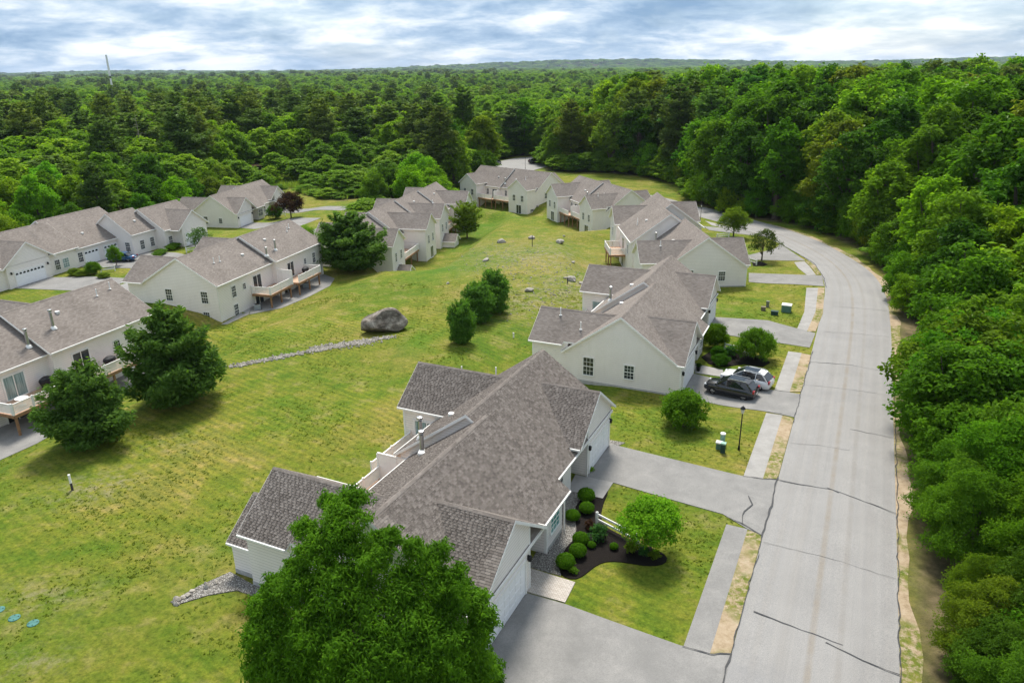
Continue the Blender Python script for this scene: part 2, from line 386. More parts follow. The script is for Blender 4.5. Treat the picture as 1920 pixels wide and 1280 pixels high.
base = a.mix(a.ramp(a.noise(1.0, 4, .6, vec=a.map(U, (42.000, 0.077, 0.700))), [(.54, 0.0), (.74, .25)]), base, (0.203, 0.193, 0.182))
base = a.mix(a.ramp(a.noise(1.1, 6, .75, .6, vec=P), [(.56, 0.0), (.78, .35)]), base, (0.210, 0.199, 0.189))
def band(c, w, amt, colr, b):
    d = a.math('ABSOLUTE', a.math('SUBTRACT', across, c))
    f = a.math('MULTIPLY', a.ramp(a.math('DIVIDE', d, w), [(.35, 1.0), (1.0, 0.0)]), a.math('MULTIPLY', a.ramp(a.noise(.7, 4, .6, vec=P), [(.3, .3), (.7, 1.0)]), amt))
    return a.mix(f, b, colr)
base = band(.47, .030, .85, (0.252, 0.213, 0.164), base); base = band(.645, .030, .50, (0.231, 0.206, 0.175), base); base = band(.30, .045, .35, (0.238, 0.220, 0.196), base); base = band(.14, .04, .30, (0.245, 0.227, 0.203), base); base = band(.80, .05, .32, (0.224, 0.210, 0.199), base); base = band(.93, .05, .35, (0.210, 0.199, 0.189), base)
spk = a.noise(22, 4, .7, vec=P)
base = a.mix(a.ramp(spk, [(.38, .55), (.58, 0.0)]), base, (0.140, 0.140, 0.147))
dk = a.math('MULTIPLY', a.ramp(a.noise(.12, 4, .6, .6, vec=P), [(.58, 0.0), (.72, 1.0)]), .38)
base = a.mix(dk, base, (0.189, 0.189, 0.196))
M_ROAD = a.bsdf(base, .93, normal=a.bump(a.noise(40, 3, .6, vec=P), .25, .01), spec=.2)
road = strip('road', RL, RR, M_ROAD, .03, 10)
a = NT('driveway_asphalt'); P = a.pos()
base = a.ramp(a.noise(.5, 6, .65, .4, vec=P), [(.3, (0.205, 0.199, 0.190)), (.55, (0.266, 0.257, 0.245)), (.75, (0.327, 0.313, 0.295))])
base = a.mix(a.ramp(a.noise(70, 2, .6, vec=P), [(.34, .35), (.55, 0.0)]), base, (0.114, 0.114, 0.114))
base = a.mix(a.ramp(a.noise(1.3, 4, .7, vec=P), [(.66, 0.0), (.8, .5)]), base, (0.395, 0.365, 0.319))
base = a.mix(a.ramp(a.noise(.9, 5, .7, .8, vec=P), [(.56, 0.0), (.70, .40)]), base, (.17, .165, .158))
base = a.mix(a.ramp(a.noise(14, 5, .75, vec=P), [(.40, .40), (.56, 0.0)]), base, (.15, .145, .138))
M_DRIVE = a.bsdf(base, .95, normal=a.bump(a.noise(40, 3, .6, vec=P), .25, .01), spec=.2)
a = NT('concrete_walk'); P = a.pos()
base = a.ramp(a.noise(.8, 6, .65, vec=P), [(.3, (0.255, 0.243, 0.227)), (.6, (0.332, 0.319, 0.303)), (.8, (0.370, 0.351, 0.332))])
base = a.mix(a.ramp(a.noise(50, 2, .6, vec=P), [(.34, .25), (.55, 0.0)]), base, (0.160, 0.153, 0.140))
M_WALK = a.bsdf(base, .9, spec=.2)
a = NT('sandy_verge'); P = a.pos()
base = a.ramp(a.noise(1.6, 7, .75, vec=P), [(.3, (.22, .16, .095)), (.5, (.35, .27, .18)), (.7, (.42, .34, .25))])
gm = a.math('MULTIPLY', a.ramp(a.noise(.16, 3, .6, vec=P), [(.46, 0.0), (.56, 1.0)]), a.ramp(a.noise(2.6, 6, .75, vec=P), [(.40, 0.0), (.55, 1.0)]))
base = a.mix(gm, base, a.ramp(a.noise(2.2, 4, .6, vec=P), [(.3, (.075, .115, .015)), (.7, (.18, .175, .035))]))
M_VERGE = a.bsdf(base, .98, normal=a.bump(a.noise(9, 5, .7, vec=P), .7, .05), spec=.1)
M_TAR = simple('crack_tar', (.032, .033, .036), .6, var=.4, scale=8)
a = NT('mulch'); P = a.pos()
M_MULCH = a.bsdf(a.ramp(a.noise(16, 5, .75, vec=P), [(.3, (.006, .005, .005)), (.6, (.020, .016, .014)), (.8, (.06, .045, .035))]), .95, normal=a.bump(a.noise(22, 5, .8, vec=P), 1.0, .06), spec=.1)
a = NT('crushed_stone'); P = a.pos()
vo = a.n('ShaderNodeTexVoronoi', {'Vector': P, 'Scale': 14.0}); 
M_GRAVEL = a.bsdf(a.mix(a.ramp(vo.outputs['Distance'], [(.25, 0.0), (.6, 1.0)]), a.ramp(a.n('ShaderNodeSeparateColor', {0: vo.outputs['Color']}).outputs[0], [(.0, (.20, .19, .17)), (.6, (.40, .38, .35)), (1.0, (.58, .56, .52))]), (.12, .11, .10)), .9, normal=a.bump(vo.outputs['Distance'], 1.0, .05), spec=.2)
a = NT('pavers'); P = a.pos()
br = a.n('ShaderNodeTexBrick', {'Vector': a.map(P, rot=(0, 0, _TH)), 'Scale': 1.0, 'Color1': (.42, .375, .33, 1), 'Color2': (.52, .475, .43, 1), 'Mortar': (.25, .22, .19, 1), 'Mortar Size': .012, 'Brick Width': .22, 'Row Height': .11})
M_PAVER = a.bsdf(br.outputs[0], .9, spec=.2)

# sidewalk and sandy strip between the driveways (street frame)
def walk_seg(u0, u1, wm_=None):
    drape('sidewalk', [W(u0, -5.35), W(u1, -5.35), W(u1, -4.02), W(u0, -4.02)], wm_ or M_WALK, .035)
    drape('verge', [W(u0 + .1, -4.02), W(u1 - .1, -4.02), W(u1 - .35, -3.07), W(u0 + .5, -3.07)], M_VERGE, .055)
walk_seg(30.7, 42.6, M_DRIVE); walk_seg(49.3, 61.2); walk_seg(66.7, 78.0); walk_seg(12, 24.8)
drape('sidewalk', [gnd(1494, 618), gnd(1508, 585), gnd(1512, 540), gnd(1534, 540), gnd(1529, 585), gnd(1513, 622)], M_WALK, .035)
drape('verge', [gnd(1513, 622), gnd(1529, 585), gnd(1534, 540), gnd(1546, 540), gnd(1543, 588), gnd(1529, 622)], M_VERGE, .055)
drape('sidewalk', [gnd(1489, 492), gnd(1497, 503), gnd(1513, 516), gnd(1530, 516), gnd(1518, 500), gnd(1508, 490)], M_WALK, .035)
drape('verge', [gnd(1510, 490), gnd(1520, 501), gnd(1532, 515), gnd(1540, 515), gnd(1530, 500), gnd(1518, 490)], M_VERGE, .055)
drape('sidewalk', [gnd(1322, 414), gnd(1335, 423), gnd(1385, 433), gnd(1395, 431), gnd(1345, 420)], M_WALK, .035)
# right-hand dry verge
rv = resample(RR[:130], 90); nrm = np.gradient(rv, axis=0); nrm = np.stack([nrm[:, 1], -nrm[:, 0]], 1); nrm /= np.linalg.norm(nrm, axis=1)[:, None]
wob = .9 + .45 * np.sin(np.arange(90) * .7) + .25 * np.sin(np.arange(90) * 1.9)
strip('verge', rv - nrm * .05, rv + nrm * (wob * .6 + .25)[:, None], M_VERGE, .025, 3)
# driveways
drape('driveway', [W(24.8, -14.45), W(31.2, -14.45), W(31.25, -12.0), W(30.75, -5.5), W(31.3, -3.02), W(24.0, -3.02), W(24.6, -5.5)], M_DRIVE, .045)
drape('driveway', [W(44.5, -15.7), W(50.0, -15.7), W(49.6, -10.4), W(49.25, -5.4), W(49.7, -3.02), W(42.2, -3.02), W(42.6, -4.0), W(43.7, -5.8), W(44.55, -13.6)], M_DRIVE, .045)
drape('driveway', [WB('B2', 0.2, 5.75), WB('B2', 6.0, 5.75), W(66.6, -5.4), W(66.6, -3.02), W(61.2, -3.02), W(61.5, -5.5)], M_DRIVE, .045)
drape('driveway', [WB('B2', 18.8, 4.5), WB('B2', 24.4, 4.5), gnd(1440, 601), gnd(1529, 625), gnd(1518, 652), gnd(1440, 640)], M_DRIVE, .045)
drape('driveway', [gnd(1404, 512), gnd(1404, 529), gnd(1545, 537), gnd(1541, 517)], M_DRIVE, .045)
drape('driveway', [gnd(1392, 480), gnd(1408, 487), gnd(1480, 489), gnd(1510, 489), gnd(1463, 458), gnd(1452, 467)], M_DRIVE, .045)
drape('driveway', [gnd(1318, 424), gnd(1330, 432), gnd(1405, 441), gnd(1432, 444), gnd(1395, 432)], M_DRIVE, .045)
# paths
drape('path', [W(33.3, -15.2), W(33.2, -12.2), W(31.35, -12.1), W(31.3, -14.45)], M_PAVER, .06)
drape('path', [W(44.5, -16.5), W(44.55, -13.64), W(42.26, -13.65), W(42.2, -16.27)], M_WALK, .06)
drape('path', [WB('B2', 6.2, 5.9), WB('B2', 6.2, 8.6), WB('B2', 8.0, 8.3), WB('B2', 8.6, 5.2)], M_WALK, .06)
# lane and driveways between the two left rows, and the turning place behind
lane = smooth_line([WB('L1', -22, -16), WB('L1', 10, -15.5), WB('L2', 0, -15), WB('L2', 24, -15), WB('M1', -6, -17), WB('M1', 12, -16), WB('M1', 38, -15), gnd(835, 342), gnd(860, 338)], 90)
tn = np.gradient(lane, axis=0); tn = np.stack([tn[:, 1], -tn[:, 0]], 1); tn /= np.linalg.norm(tn, axis=1)[:, None]
strip('lane', lane - tn * 3.0, lane + tn * 3.0, M_ROAD, .03, 6)
drape('driveway', [WB('F1', .6, 6.0), WB('F1', 6.6, 6.0), WB('F1', 8.6, 12.5), WB('F1', 9.5, 20), WB('F1', 2.0, 19.5)], M_DRIVE, .045)
drape('driveway', [WB('F1', 13.2, 5.6), WB('F1', 24.2, 5.6), WB('F1', 25, 14), WB('F1', 24.5, 21), WB('F1', 15.5, 21), WB('F1', 14, 13)], M_DRIVE, .045)
drape('driveway', [WB('F1', 29.6, 12.8), WB('F1', 34.8, 12.8), WB('F1', 36.5, 23), WB('F1', 30.5, 22)], M_DRIVE, .045)
drape('driveway', [WB('F2', .3, 5.8), WB('F2', 6, 5.8), WB('F2', 7.5, 22), WB('F2', -4, 22)], M_DRIVE, .045)
drape('driveway', [WB('F2', 18.5, 4.8), WB('F2', 24, 4.8), WB('F2', 24, 24), WB('F2', 18, 24)], M_DRIVE, .045)
drape('driveway', [gnd(905, 312), gnd(935, 303), gnd(965, 297), gnd(1021, 293), gnd(1024, 313), gnd(985, 324), gnd(930, 325)], M_ROAD, .05)
# tar seams: children of the road
def seam(pts, w=.06, parent=road, seed=0):
    r = random.Random(seed + len(pts)); p = resample(pts, max(6, int(2.2 * sum(math.dist(pts[i], pts[i + 1]) for i in range(len(pts) - 1)))))
    for i in range(1, len(p) - 1): p[i] += (r.uniform(-.05, .05), r.uniform(-.05, .05))
    d = np.gradient(p, axis=0); n = np.stack([-d[:, 1], d[:, 0]], 1); n /= np.maximum(np.linalg.norm(n, axis=1), 1e-6)[:, None]
    ww = np.array([w * .62 * r.uniform(.45, 1.3) for _ in p])[:, None]
    o = strip('tar_seam', p + n * ww, p - n * ww, M_TAR, .092, 1, parent)
    return o
seam([W(49.7, -3.1), W(49.6, -1.2), W(49.81, .56), W(49.5, 1.0)]); seam([W(49.9, .2), W(49.3, 2), W(48.32, 4.6)])
seam([W(34.86, -2.5), W(34.5, -.4), W(34.16, 2.0)]); seam([W(34.0, 1.2), W(33.4, 3.2), W(33.2, 4.6)])
seam([W(60.45, 1.3), W(60.18, 4.4)], .045); seam([W(75.5, -3.0), W(76.2, 1.0)], .05); seam([W(97, -2), W(97.5, 4)], .04); seam([W(76, 1), W(75.5, 4.3)], .03)
seam([W(u, -3.04 + .05 * math.sin(u)) for u in np.arange(24, 31.5, .8)], .07); seam([W(u, -3.04 + .05 * math.sin(u)) for u in np.arange(42, 50.2, .8)], .08)
seam([W(u, -3.04 + .04 * math.sin(u * 1.3)) for u in np.arange(31, 42.5, 1.0)], .035); seam([W(u, -3.04 + .04 * math.sin(u * 1.3)) for u in np.arange(60, 80, 1.0)], .05)
seam([W(30.7, -5.4), W(30.75, -4.0), W(31.2, -3.05)], .05); seam([W(43.4, -5.5), W(43.0, -4.3), W(42.2, -3.1)], .05); seam([W(43.0, -4.4), W(44.2, -4.6), W(45.6, -4.2), W(46.6, -4.6)], .06)
seam([W(u, 4.62 + .05 * math.sin(u * 1.7)) for u in np.arange(24, 78, 1.2)], .05); seam([gnd(1549, 540), gnd(1544, 520), gnd(1526, 494), gnd(1508, 483), gnd(1462, 457)], .06)
seam([W(66.6, -5.3), W(66.7, -4.0)], .04); seam([W(61.3, -5.4), W(61.5, -4.1)], .04); seam([W(49.2, -5.4), W(49.4, -4.0), W(49.7, -3.1)], .05)
for k_, (ua, va, ub, vb, w2_) in enumerate(((41.5, -2.9, 41.0, 4.5, .018), (56, -2.9, 56.5, 1.4, .02), (69, -2.9, 69.4, 4.4, .022), (86, -2.5, 87, 4.2, .03), (27.5, 2.2, 28.0, 4.5, .05))): seam([W(ua, va), W(.5 * (ua + ub) + .2, .5 * (va + vb) + .15), W(ub, vb)], w2_, seed=k_)
# planting bed, crushed stone strips
bed = [W(44.2, -14.2), W(43.3, -13.5), W(42.2, -13.48), W(40.4, -13.15), W(39.2, -12.6), W(38.7, -11.2), W(38.3, -9.6), W(38.1, -8.4), W(37.6, -7.75), W(36.9, -7.9), W(36.4, -8.6), W(36.2, -9.9), W(36.0, -11.0), W(35.4, -11.6), W(34.5, -11.8), W(33.3, -12.2), W(33.35, -13.3), W(34.6, -13.75), W(36.0, -13.95), W(37.3, -13.7), W(38.6, -14.2), W(40.0, -14.9), W(41.5, -15.1), W(42.2, -14.5)]
drape('mulch_bed', smooth_line(bed + bed[:1], 70, 2)[:-1], M_MULCH, .05, res=.8)
drape('gravel_strip', [W(33.4, -15.3), W(33.4, -13.2), W(36.0, -13.85), W(37.3, -13.6), W(39.9, -14.8), W(42.2, -15.0), W(42.2, -16.6), W(37.5, -15.6)], M_GRAVEL, .035, res=.8)
drape('gravel_strip', [WB('B1', 24.7, 1.5), WB('B1', 25.3, 1.5), WB('B1', 25.4, 5.6), WB('B1', 24.6, 5.2)], M_GRAVEL, .035, res=.8)
drape('gravel_strip', [WB('B1', .3, -11.0), WB('B1', -.03, -9.0), WB('B1', -.03, -5.0), WB('B1', -.7, -5.4), WB('B1', -.8, -9.4), WB('B1', -1.8, -10.6), WB('B1', -3.0, -11.5), WB('B1', -3.1, -12.1), WB('B1', -1.4, -11.7)], M_GRAVEL, .05, res=.6)
drape('mulch_bed', [gnd(1315, 670), gnd(1330, 683), gnd(1360, 688), gnd(1395, 683), gnd(1430, 688), gnd(1444, 680), gnd(1430, 668), gnd(1385, 660), gnd(1345, 650)], M_MULCH, .05, res=.9)
drape('mulch_bed', [gnd(1410, 492), gnd(1412, 499), gnd(1432, 499), gnd(1440, 496), gnd(1425, 490)], M_MULCH, .05, res=.9)
drape('patio', [WB('L2', 6.5, 5.2), WB('L2', 4, 6.6), WB('L2', 7.5, 9.3), WB('L2', 13, 10.2), WB('L2', 19, 10.4), WB('L2', 23, 9.0), WB('L2', 24.6, 6.5), WB('L2', 24, 5.6)], M_DRIVE, .05)
drape('patio', [WB('L2', -.6, 5.6), WB('L2', -.2, 6.2), WB('L2', 4, 6.5), WB('L2', 6.5, 5.2)], M_WALK, .05)
drape('patio', [WB('L1', 1, 5.2), WB('L1', 1, 11.0), WB('L1', 5, 11.6), WB('L1', 9, 10.6), WB('L1', 14, 9.4), WB('L1', 22, 9), WB('L1', 22, 5.2)], M_DRIVE, .05)
# ------------------------------------------------------------------ building materials
t = NT('clapboard_siding'); P = t.obj()
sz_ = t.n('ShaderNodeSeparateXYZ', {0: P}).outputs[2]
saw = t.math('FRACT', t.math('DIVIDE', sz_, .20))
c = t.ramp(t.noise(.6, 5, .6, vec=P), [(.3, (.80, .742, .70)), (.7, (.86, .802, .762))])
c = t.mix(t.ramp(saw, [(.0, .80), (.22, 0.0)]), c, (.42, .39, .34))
c = t.mix(t.math('MULTIPLY', t.ramp(t.noise(1.8, 6, .7, vec=t.map(P, (1, 1, .25))), [(.55, 0.0), (.8, 1.0)]), .18), c, (.45, .42, .35))
M_SIDING = t.bsdf(c, .75, normal=t.bump(saw, .5, .02), spec=.25)
M_WHITE = simple('white_trim', (.80, .78, .745), .6, var=.05)
M_GDOOR = simple('white_garage_door', (.82, .82, .83), .5, var=.03)
M_FOUND = simple('concrete_foundation', (.40, .39, .37), .9, var=.2, scale=2)
M_WOOD = simple('deck_wood', (.30, .165, .085), .8, var=.25, scale=4)
M_BOARD = simple('deck_boards', (.50, .33, .23), .8, var=.2, scale=4)
M_METAL = simple('flue_metal', (.45, .46, .47), .35, .9, var=.1)
M_BLACK = simple('black_metal', (.012, .012, .013), .45, var=.2)
M_DOOR = simple('dark_door', (.09, .05, .035), .5, var=.2)
t = NT('window_glass'); M_GLASS = t.bsdf(t.ramp(t.noise(.9, 3, .5, vec=t.pos()), [(.35, (.012, .015, .018)), (.65, (.05, .06, .065))]), .07, spec=.7)
t = NT('curtained_glass'); M_CURT = t.bsdf(t.ramp(t.noise(1.0, 3, .5, vec=t.map(t.obj(), (9, 9, .6))), [(.35, (.13, .21, .21)), (.65, (.30, .40, .39))]), .12, spec=.6)
t = NT('teal_glass'); M_TEAL = t.bsdf(t.ramp(t.math('FRACT', t.math('MULTIPLY', t.n('ShaderNodeSeparateXYZ', {0: t.obj()}).outputs[2], 4.0)), [(.1, (.05, .16, .15)), (.3, (.11, .34, .31))]), .15, spec=.6)
def shingle_cols(t, f):
    return t.ramp(f, [(.0, (.108, .091, .080)), (.35, (.176, .151, .133)), (.65, (.234, .203, .180)), (1.0, (.315, .277, .248))])
t = NT('asphalt_shingles'); U = t.uv()
br = t.n('ShaderNodeTexBrick', {'Vector': U, 'Color1': (0, 0, 0, 1), 'Color2': (1, 1, 1, 1), 'Mortar': (.15, .15, .15, 1), 'Scale': 1.0, 'Mortar Size': .012, 'Brick Width': .30, 'Row Height': .14, 'Bias': 0.0}, offset=.5)
bw = t.n('ShaderNodeRGBToBW', {0: br.outputs[0]}).outputs[0]
f = t.math('ADD', t.math('MULTIPLY', bw, .42), t.math('MULTIPLY', t.noise(.35, 5, .6, vec=t.pos()), .6))
c = shingle_cols(t, f)
stn = t.noise(.55, 4, .6, vec=t.map(U, (1, .18, 1)))
c = t.mix(t.ramp(stn, [(.55, 0.0), (.75, .42)]), c, (.085, .082, .080))
M_ROOF = t.bsdf(c, .93, normal=t.bump(t.math('ADD', bw, br.outputs['Fac']), .35, .02), spec=.15)
t = NT('shingle_tabs'); f = t.n('ShaderNodeAttribute', attribute_name='tint').outputs['Fac']
def tabmat(t, f):
    c = shingle_cols(t, t.math('ADD', t.math('MULTIPLY', f, .70), t.math('MULTIPLY', t.noise(.5, 5, .6, vec=t.pos()), .36)))
    c = t.mix(t.ramp(t.noise(45, 2, .6, vec=t.pos()), [(.35, .3), (.6, 0.0)]), c, (.07, .064, .060))
    return t.bsdf(c, .94, spec=.12)
M_TAB = tabmat(t, f)
t = NT('shingle_tab_single'); M_TAB1 = tabmat(t, t.n('ShaderNodeObjectInfo').outputs['Random'])

# ------------------------------------------------------------------ building parts
_wc = {}
def win_mesh(w, h, style):
    k = (w, h, style)
    if k in _wc: return _wc[k]
    f = MB(); tk = .09
    f.box(-w/2 - tk, -w/2, 0, .07, -tk, h + tk).box(w/2, w/2 + tk, 0, .07, -tk, h + tk).box(-w/2, w/2, 0, .07, h, h + tk).box(-w/2 - .03, w/2 + .03, .0, .11, -tk, 0)
    p = MB().box(-w/2, w/2, .005, .03, 0, h)
    m = MB()
    if style == 'slider':
        m.box(-.04, .04, .03, .06, 0, h).box(-w/2, -w/2 + .05, .03, .055, 0, h).box(w/2 - .05, w/2, .03, .055, 0, h)
    else:
        cols = 3 if w > .7 else 2; rows = 4 if h > 1.2 else 3
        for i in range(1, cols): m.box(-w/2 + w * i / cols - .013, -w/2 + w * i / cols + .013, .03, .045, 0, h)
        for j in range(1, rows): q = .035 if (j * 2 == rows) else .013; m.box(-w/2, w/2, .03, .05, h * j / rows - q, h * j / rows + q)
    _wc[k] = (f.mesh('window_frame', M_WHITE), p, m.mesh('muntin', M_WHITE)); return _wc[k]
class House:
    def __init__(s, key, name, label, m=1, shingled=False):
        x, y, th, z = BLD[key]; s.m = m; s.key = key; s.z0 = z
        s.root = empty(name, (x, y, z), -R(th), label, 'house', 'pale duplex houses of the estate'); s.roofs = []; s.shingled = shingled
    def P(s, u, v, z): return (s.m * v, u, z)
    def out(s, d): return {'f': (s.m, 0), 'r': (-s.m, 0), 'n': (0, -1), 'x': (0, 1)}[d]
    def rot(s, d): o = s.out(d); return math.atan2(-o[0], o[1])
    def rz(s, u, v):
        return max([r(u, v) for r in s.roofs] + [-9])
    def prism(s, u0, u1, sec, name, mat):
        """extrude a (v,z) section between u0 and u1"""
        b = MB(); a = [s.P(u0, v, z) for v, z in sec]; c = [s.P(u1, v, z) for v, z in sec]; n = len(sec)
        b.poly(a); b.poly(c[::-1])
        for i in range(n): b.poly([a[i], c[i], c[(i + 1) % n], a[(i + 1) % n]])
        return b.build(name, mat, s.root, weld=True)
    def roof(s, axis, a0, a1, c, h, zr, k, over=(.3, .3), h2=None, name='roof', trim=(1, 1), gut=True):
        """gable roof: ridge along axis at position c, half widths h (+side) and h2 (-side)"""
        h2 = h2 or h; e0, e1 = a0 - over[0], a1 + over[1]; tk = .17
        Q = (lambda a, cc, z: s.P(a, cc, z)) if axis == 'u' else (lambda a, cc, z: s.P(cc, a, z))
        b = MB(); zs = {1: zr - k * h, -1: zr - k * h2}; L1, L2 = math.hypot(h, k * h), math.hypot(h2, k * h2)
        r0, r1 = Q(e0, c, zr), Q(e1, c, zr); A0, A1 = Q(e0, c + h, zs[1]), Q(e1, c + h, zs[1]); B0, B1 = Q(e0, c - h2, zs[-1]), Q(e1, c - h2, zs[-1])
        dn = lambda p: (p[0], p[1], p[2] - tk)
        b.poly([r0, r1, A1, A0], 0, [(0, 0), (e1 - e0, 0), (e1 - e0, L1), (0, L1)]); b.poly([r1, r0, B0, B1], 0, [(e1 - e0, 0), (0, 0), (0, L2), (e1 - e0, L2)])
        b.poly([dn(r0), dn(A0), dn(A1), dn(r1)], 1); b.poly([dn(r1), dn(B1), dn(B0), dn(r0)], 1)
        b.poly([A0, A1, dn(A1), dn(A0)], 1); b.poly([B1, B0, dn(B0), dn(B1)], 1)
        b.poly([r0, A0, dn(A0), dn(r0)], 1); b.poly([B0, r0, dn(r0), dn(B0)], 1); b.poly([A1, r1, dn(r1), dn(A1)], 1); b.poly([r1, B1, dn(B1), dn(r1)], 1)
        o = b.build(name, [M_ROOF, M_WHITE], s.root)
        for e, sg, on in ((e0, -1, trim[0]), (e1, 1, trim[1])):          # rake boards
            if not on: continue
            tb = MB()
            for cc, zz in ((c + h, zs[1]), (c - h2, zs[-1])):
                pa, pb = Vector(Q(e, c, zr)), Vector(Q(e, cc, zz)); off = Vector(Q(e + sg * .02, c, zr)) - pa
                d = Vector((0, 0, -.21)); lift = Vector((0, 0, -.012)); wv = Vector(Q(e - sg * .0, c, zr)) - pa
                P8 = [pa + off + lift, pb + off + lift, pb + off + d, pa + off + d, pa + wv + lift, pb + wv + lift, pb + wv + d, pa + wv + d]
                for f in ((0, 1, 2, 3), (4, 7, 6, 5), (0, 4, 5, 1), (1, 5, 6, 2), (2, 6, 7, 3)): tb.poly([P8[i] for i in f])
            tb.build('rake_board', M_WHITE, o)
        for cc, zz, sg in (((c + h, zs[1], 1), (c - h2, zs[-1], -1)) if gut else ()):      # gutters
            gb = MB(); g0, g1 = Vector(Q(e0 + .05, cc + sg * .05, zz - .07)), Vector(Q(e1 - .05, cc + sg * .05, zz - .07)); gb.bar(g0, g1, .10, .12); gb.build('gutter', M_WHITE, o)
        cb_ = MB(); q0, q1 = Vector(r0) + Vector((0, 0, .015)), Vector(r1) + Vector((0, 0, .015)); nx_ = Vector(Q(e0, c + .16, zr)) - Vector(r0); dz = Vector((0, 0, -.16 * k + .012))
        cb_.poly([q0, q1, q1 + nx_ + dz, q0 + nx_ + dz], 0, [(0, 0), (e1 - e0, 0), (e1 - e0, .2), (0, .2)]); cb_.poly([q1, q0, q0 - nx_ + dz, q1 - nx_ + dz], 0, [(0, 0), (e1 - e0, 0), (e1 - e0, .2), (0, .2)])
        cb_.build('ridge_cap', M_ROOF, o)
        def hz(u, v, axis=axis, e0=e0, e1=e1, c=c, h=h, h2=h2, zr=zr, k=k):
            a, cc = (u, v) if axis == 'u' else (v, u)
            if a < e0 or a > e1 or cc > c + h or cc < c - h2: return -9
            return zr - k * abs(cc - c)
        hz.sl = [(Vector(r0), Vector(r1), Vector(A0) - Vector(r0), o), (Vector(r0), Vector(r1), Vector(B0) - Vector(r0), o)]
        s.roofs.append(hz); return o
    def unit(s, u0, u1, vr, hf, hr, zr, k, base, segs=None, over=(.3, .3), trim=(1, 1)):
        """one dwelling: main body with its ridge along u. segs: (u0,u1,front v) pieces of the front wall"""
        zt = .12
        for a0, a1, fv in (segs or [(u0, u1, vr + hf - .35)]):
            rv_ = vr - hr + .35
            s.prism(a0, a1, [(rv_, base), (rv_, zr - k * (vr - rv_) - zt), (vr, zr - zt), (fv, zr - k * abs(fv - vr) - zt), (fv, base)], 'wall', M_SIDING)
        return s.roof('u', u0, u1, vr, hf, zr, k, over, hr, 'roof', trim)
    def cross(s, ur, half, v_in, v_out, zr, k, base, walls=None, name='roof', inset=.3, over=.35, body=None, flush=(False, False)):
        """gabled wing: ridge along v from v_in (inside the main roof) to v_out; v_out>v_in = front, else rear.
        body: v of the main eave it springs from; flush: sides (low u, high u) level with the main gable wall"""
        zt = .12; w0, w1 = walls or (ur - half + inset, ur + half - inset)
        w0 += .004; w1 -= .004
        sg = 1 if v_out > v_in else -1; body = v_in if body is None else body; vw = body - sg * .45
        sec = [(w0, base), (w0, zr - k * abs(w0 - ur) - zt), (ur, zr - zt), (w1, zr - k * abs(w1 - ur) - zt), (w1, base)]
        b = MB(); a = [s.P(u, vw, z) for u, z in sec]; c = [s.P(u, v_out, z) for u, z in sec]; n = len(sec)
        b.poly(a); b.poly(c[::-1])
        for i in range(n): b.poly([a[i], c[i], c[(i + 1) % n], a[(i + 1) % n]])
        b.build('wall', M_SIDING, s.root, weld=True)
        if any(flush) and abs(body - v_in) > .5:
            lo, hi = (v_in, body) if sg > 0 else (body, v_in)
            s.roof('v', lo, hi, ur, (w1 - ur - .02) if flush[1] else half, zr, k, (0, 0), (ur - w0 - .02) if flush[0] else half, 'roof', (0, 0), gut=False)
            v_in = body
        lo, hi = (v_in, v_out) if sg > 0 else (v_out, v_in)
        return s.roof('v', lo, hi, ur, half, zr, k, (0, over) if sg > 0 else (over, 0), None, name, (0, 1) if sg > 0 else (1, 0))
    def box(s, u0, u1, v0, v1, z0, z1, name, mat, parent=None):
        v0, v1 = sorted((s.m * v0, s.m * v1)); return MB().box(v0, v1, u0, u1, z0, z1).build(name, mat, parent or s.root)
    def win(s, u, v, z, d, w=.9, h=1.4, style='dh', glass=None, name='window'):
        fm, p, mm = win_mesh(w, h, style)
        o = mesh_obj(name, fm, s.root, s.P(u, v, z), s.rot(d))
        p.build('pane', glass or M_GLASS, o); mesh_obj('muntin', mm, o); return o
    def slider(s, u, v, z, d, w=1.85, h=2.05, glass=None): return s.win(u, v, z, d, w, h, 'slider', glass, 'sliding_door')
    def garage(s, u, v, d='f', w=4.8, h=2.15, arch=False):
        b = MB(); b.box(-w/2, w/2, -.05, .02, 0, h)
        nr, nc = 4, max(2, int(w / .62))
        for j in range(nr):
            for i in range(nc):
                x0, x1 = -w/2 + w * (i + .1) / nc, -w/2 + w * (i + .9) / nc; z0, z1 = h * (j + .14) / nr, h * (j + .86) / nr
                if arch and j == nr - 1: continue
                b.box(x0, x1, .02, .035, z0, z1)
        o = mesh_obj('garage_door', b.mesh('garage_door', M_GDOOR), s.root, s.P(u, v, .02), s.rot(d))
        fr = MB(); fr.box(-w/2 - .14, -w/2, -.02, .07, 0, h + .14).box(w/2, w/2 + .14, -.02, .07, 0, h + .14).box(-w/2, w/2, -.02, .07, h, h + .14); fr.build('door_casing', M_WHITE, o)
        if arch:
            for i in range(nc):
                x0, x1 = -w/2 + w * (i + .16) / nc, -w/2 + w * (i + .84) / nc
                q = MB(); z0, z1 = h * .79, h * .93; n = 6
                pts = [(x0, .04, z0), (x1, .04, z0)] + [(x1 + (x0 - x1) * t_ / n, .04, z1 - .14 + .14 * math.sin(math.pi * (t_ / n) * .9 + .15)) for t_ in range(n + 1)]
                q.poly(pts); q.poly([(p[0], .021, p[2]) for p in pts][::-1]); q.build('lite', M_GLASS, o)
        return o
    def lantern(s, u, v, z, d):
        b = MB().box(-.05, .05, 0, .06, .05, .35).box(-.09, .09, .06, .22, 0, .28).lathe([(.14, .28), (.0, .40)], 6, 0, (0, .14)); return mesh_obj('wall_lantern', b.mesh('wall_lantern', M_BLACK), s.root, s.P(u, v, z), s.rot(d))
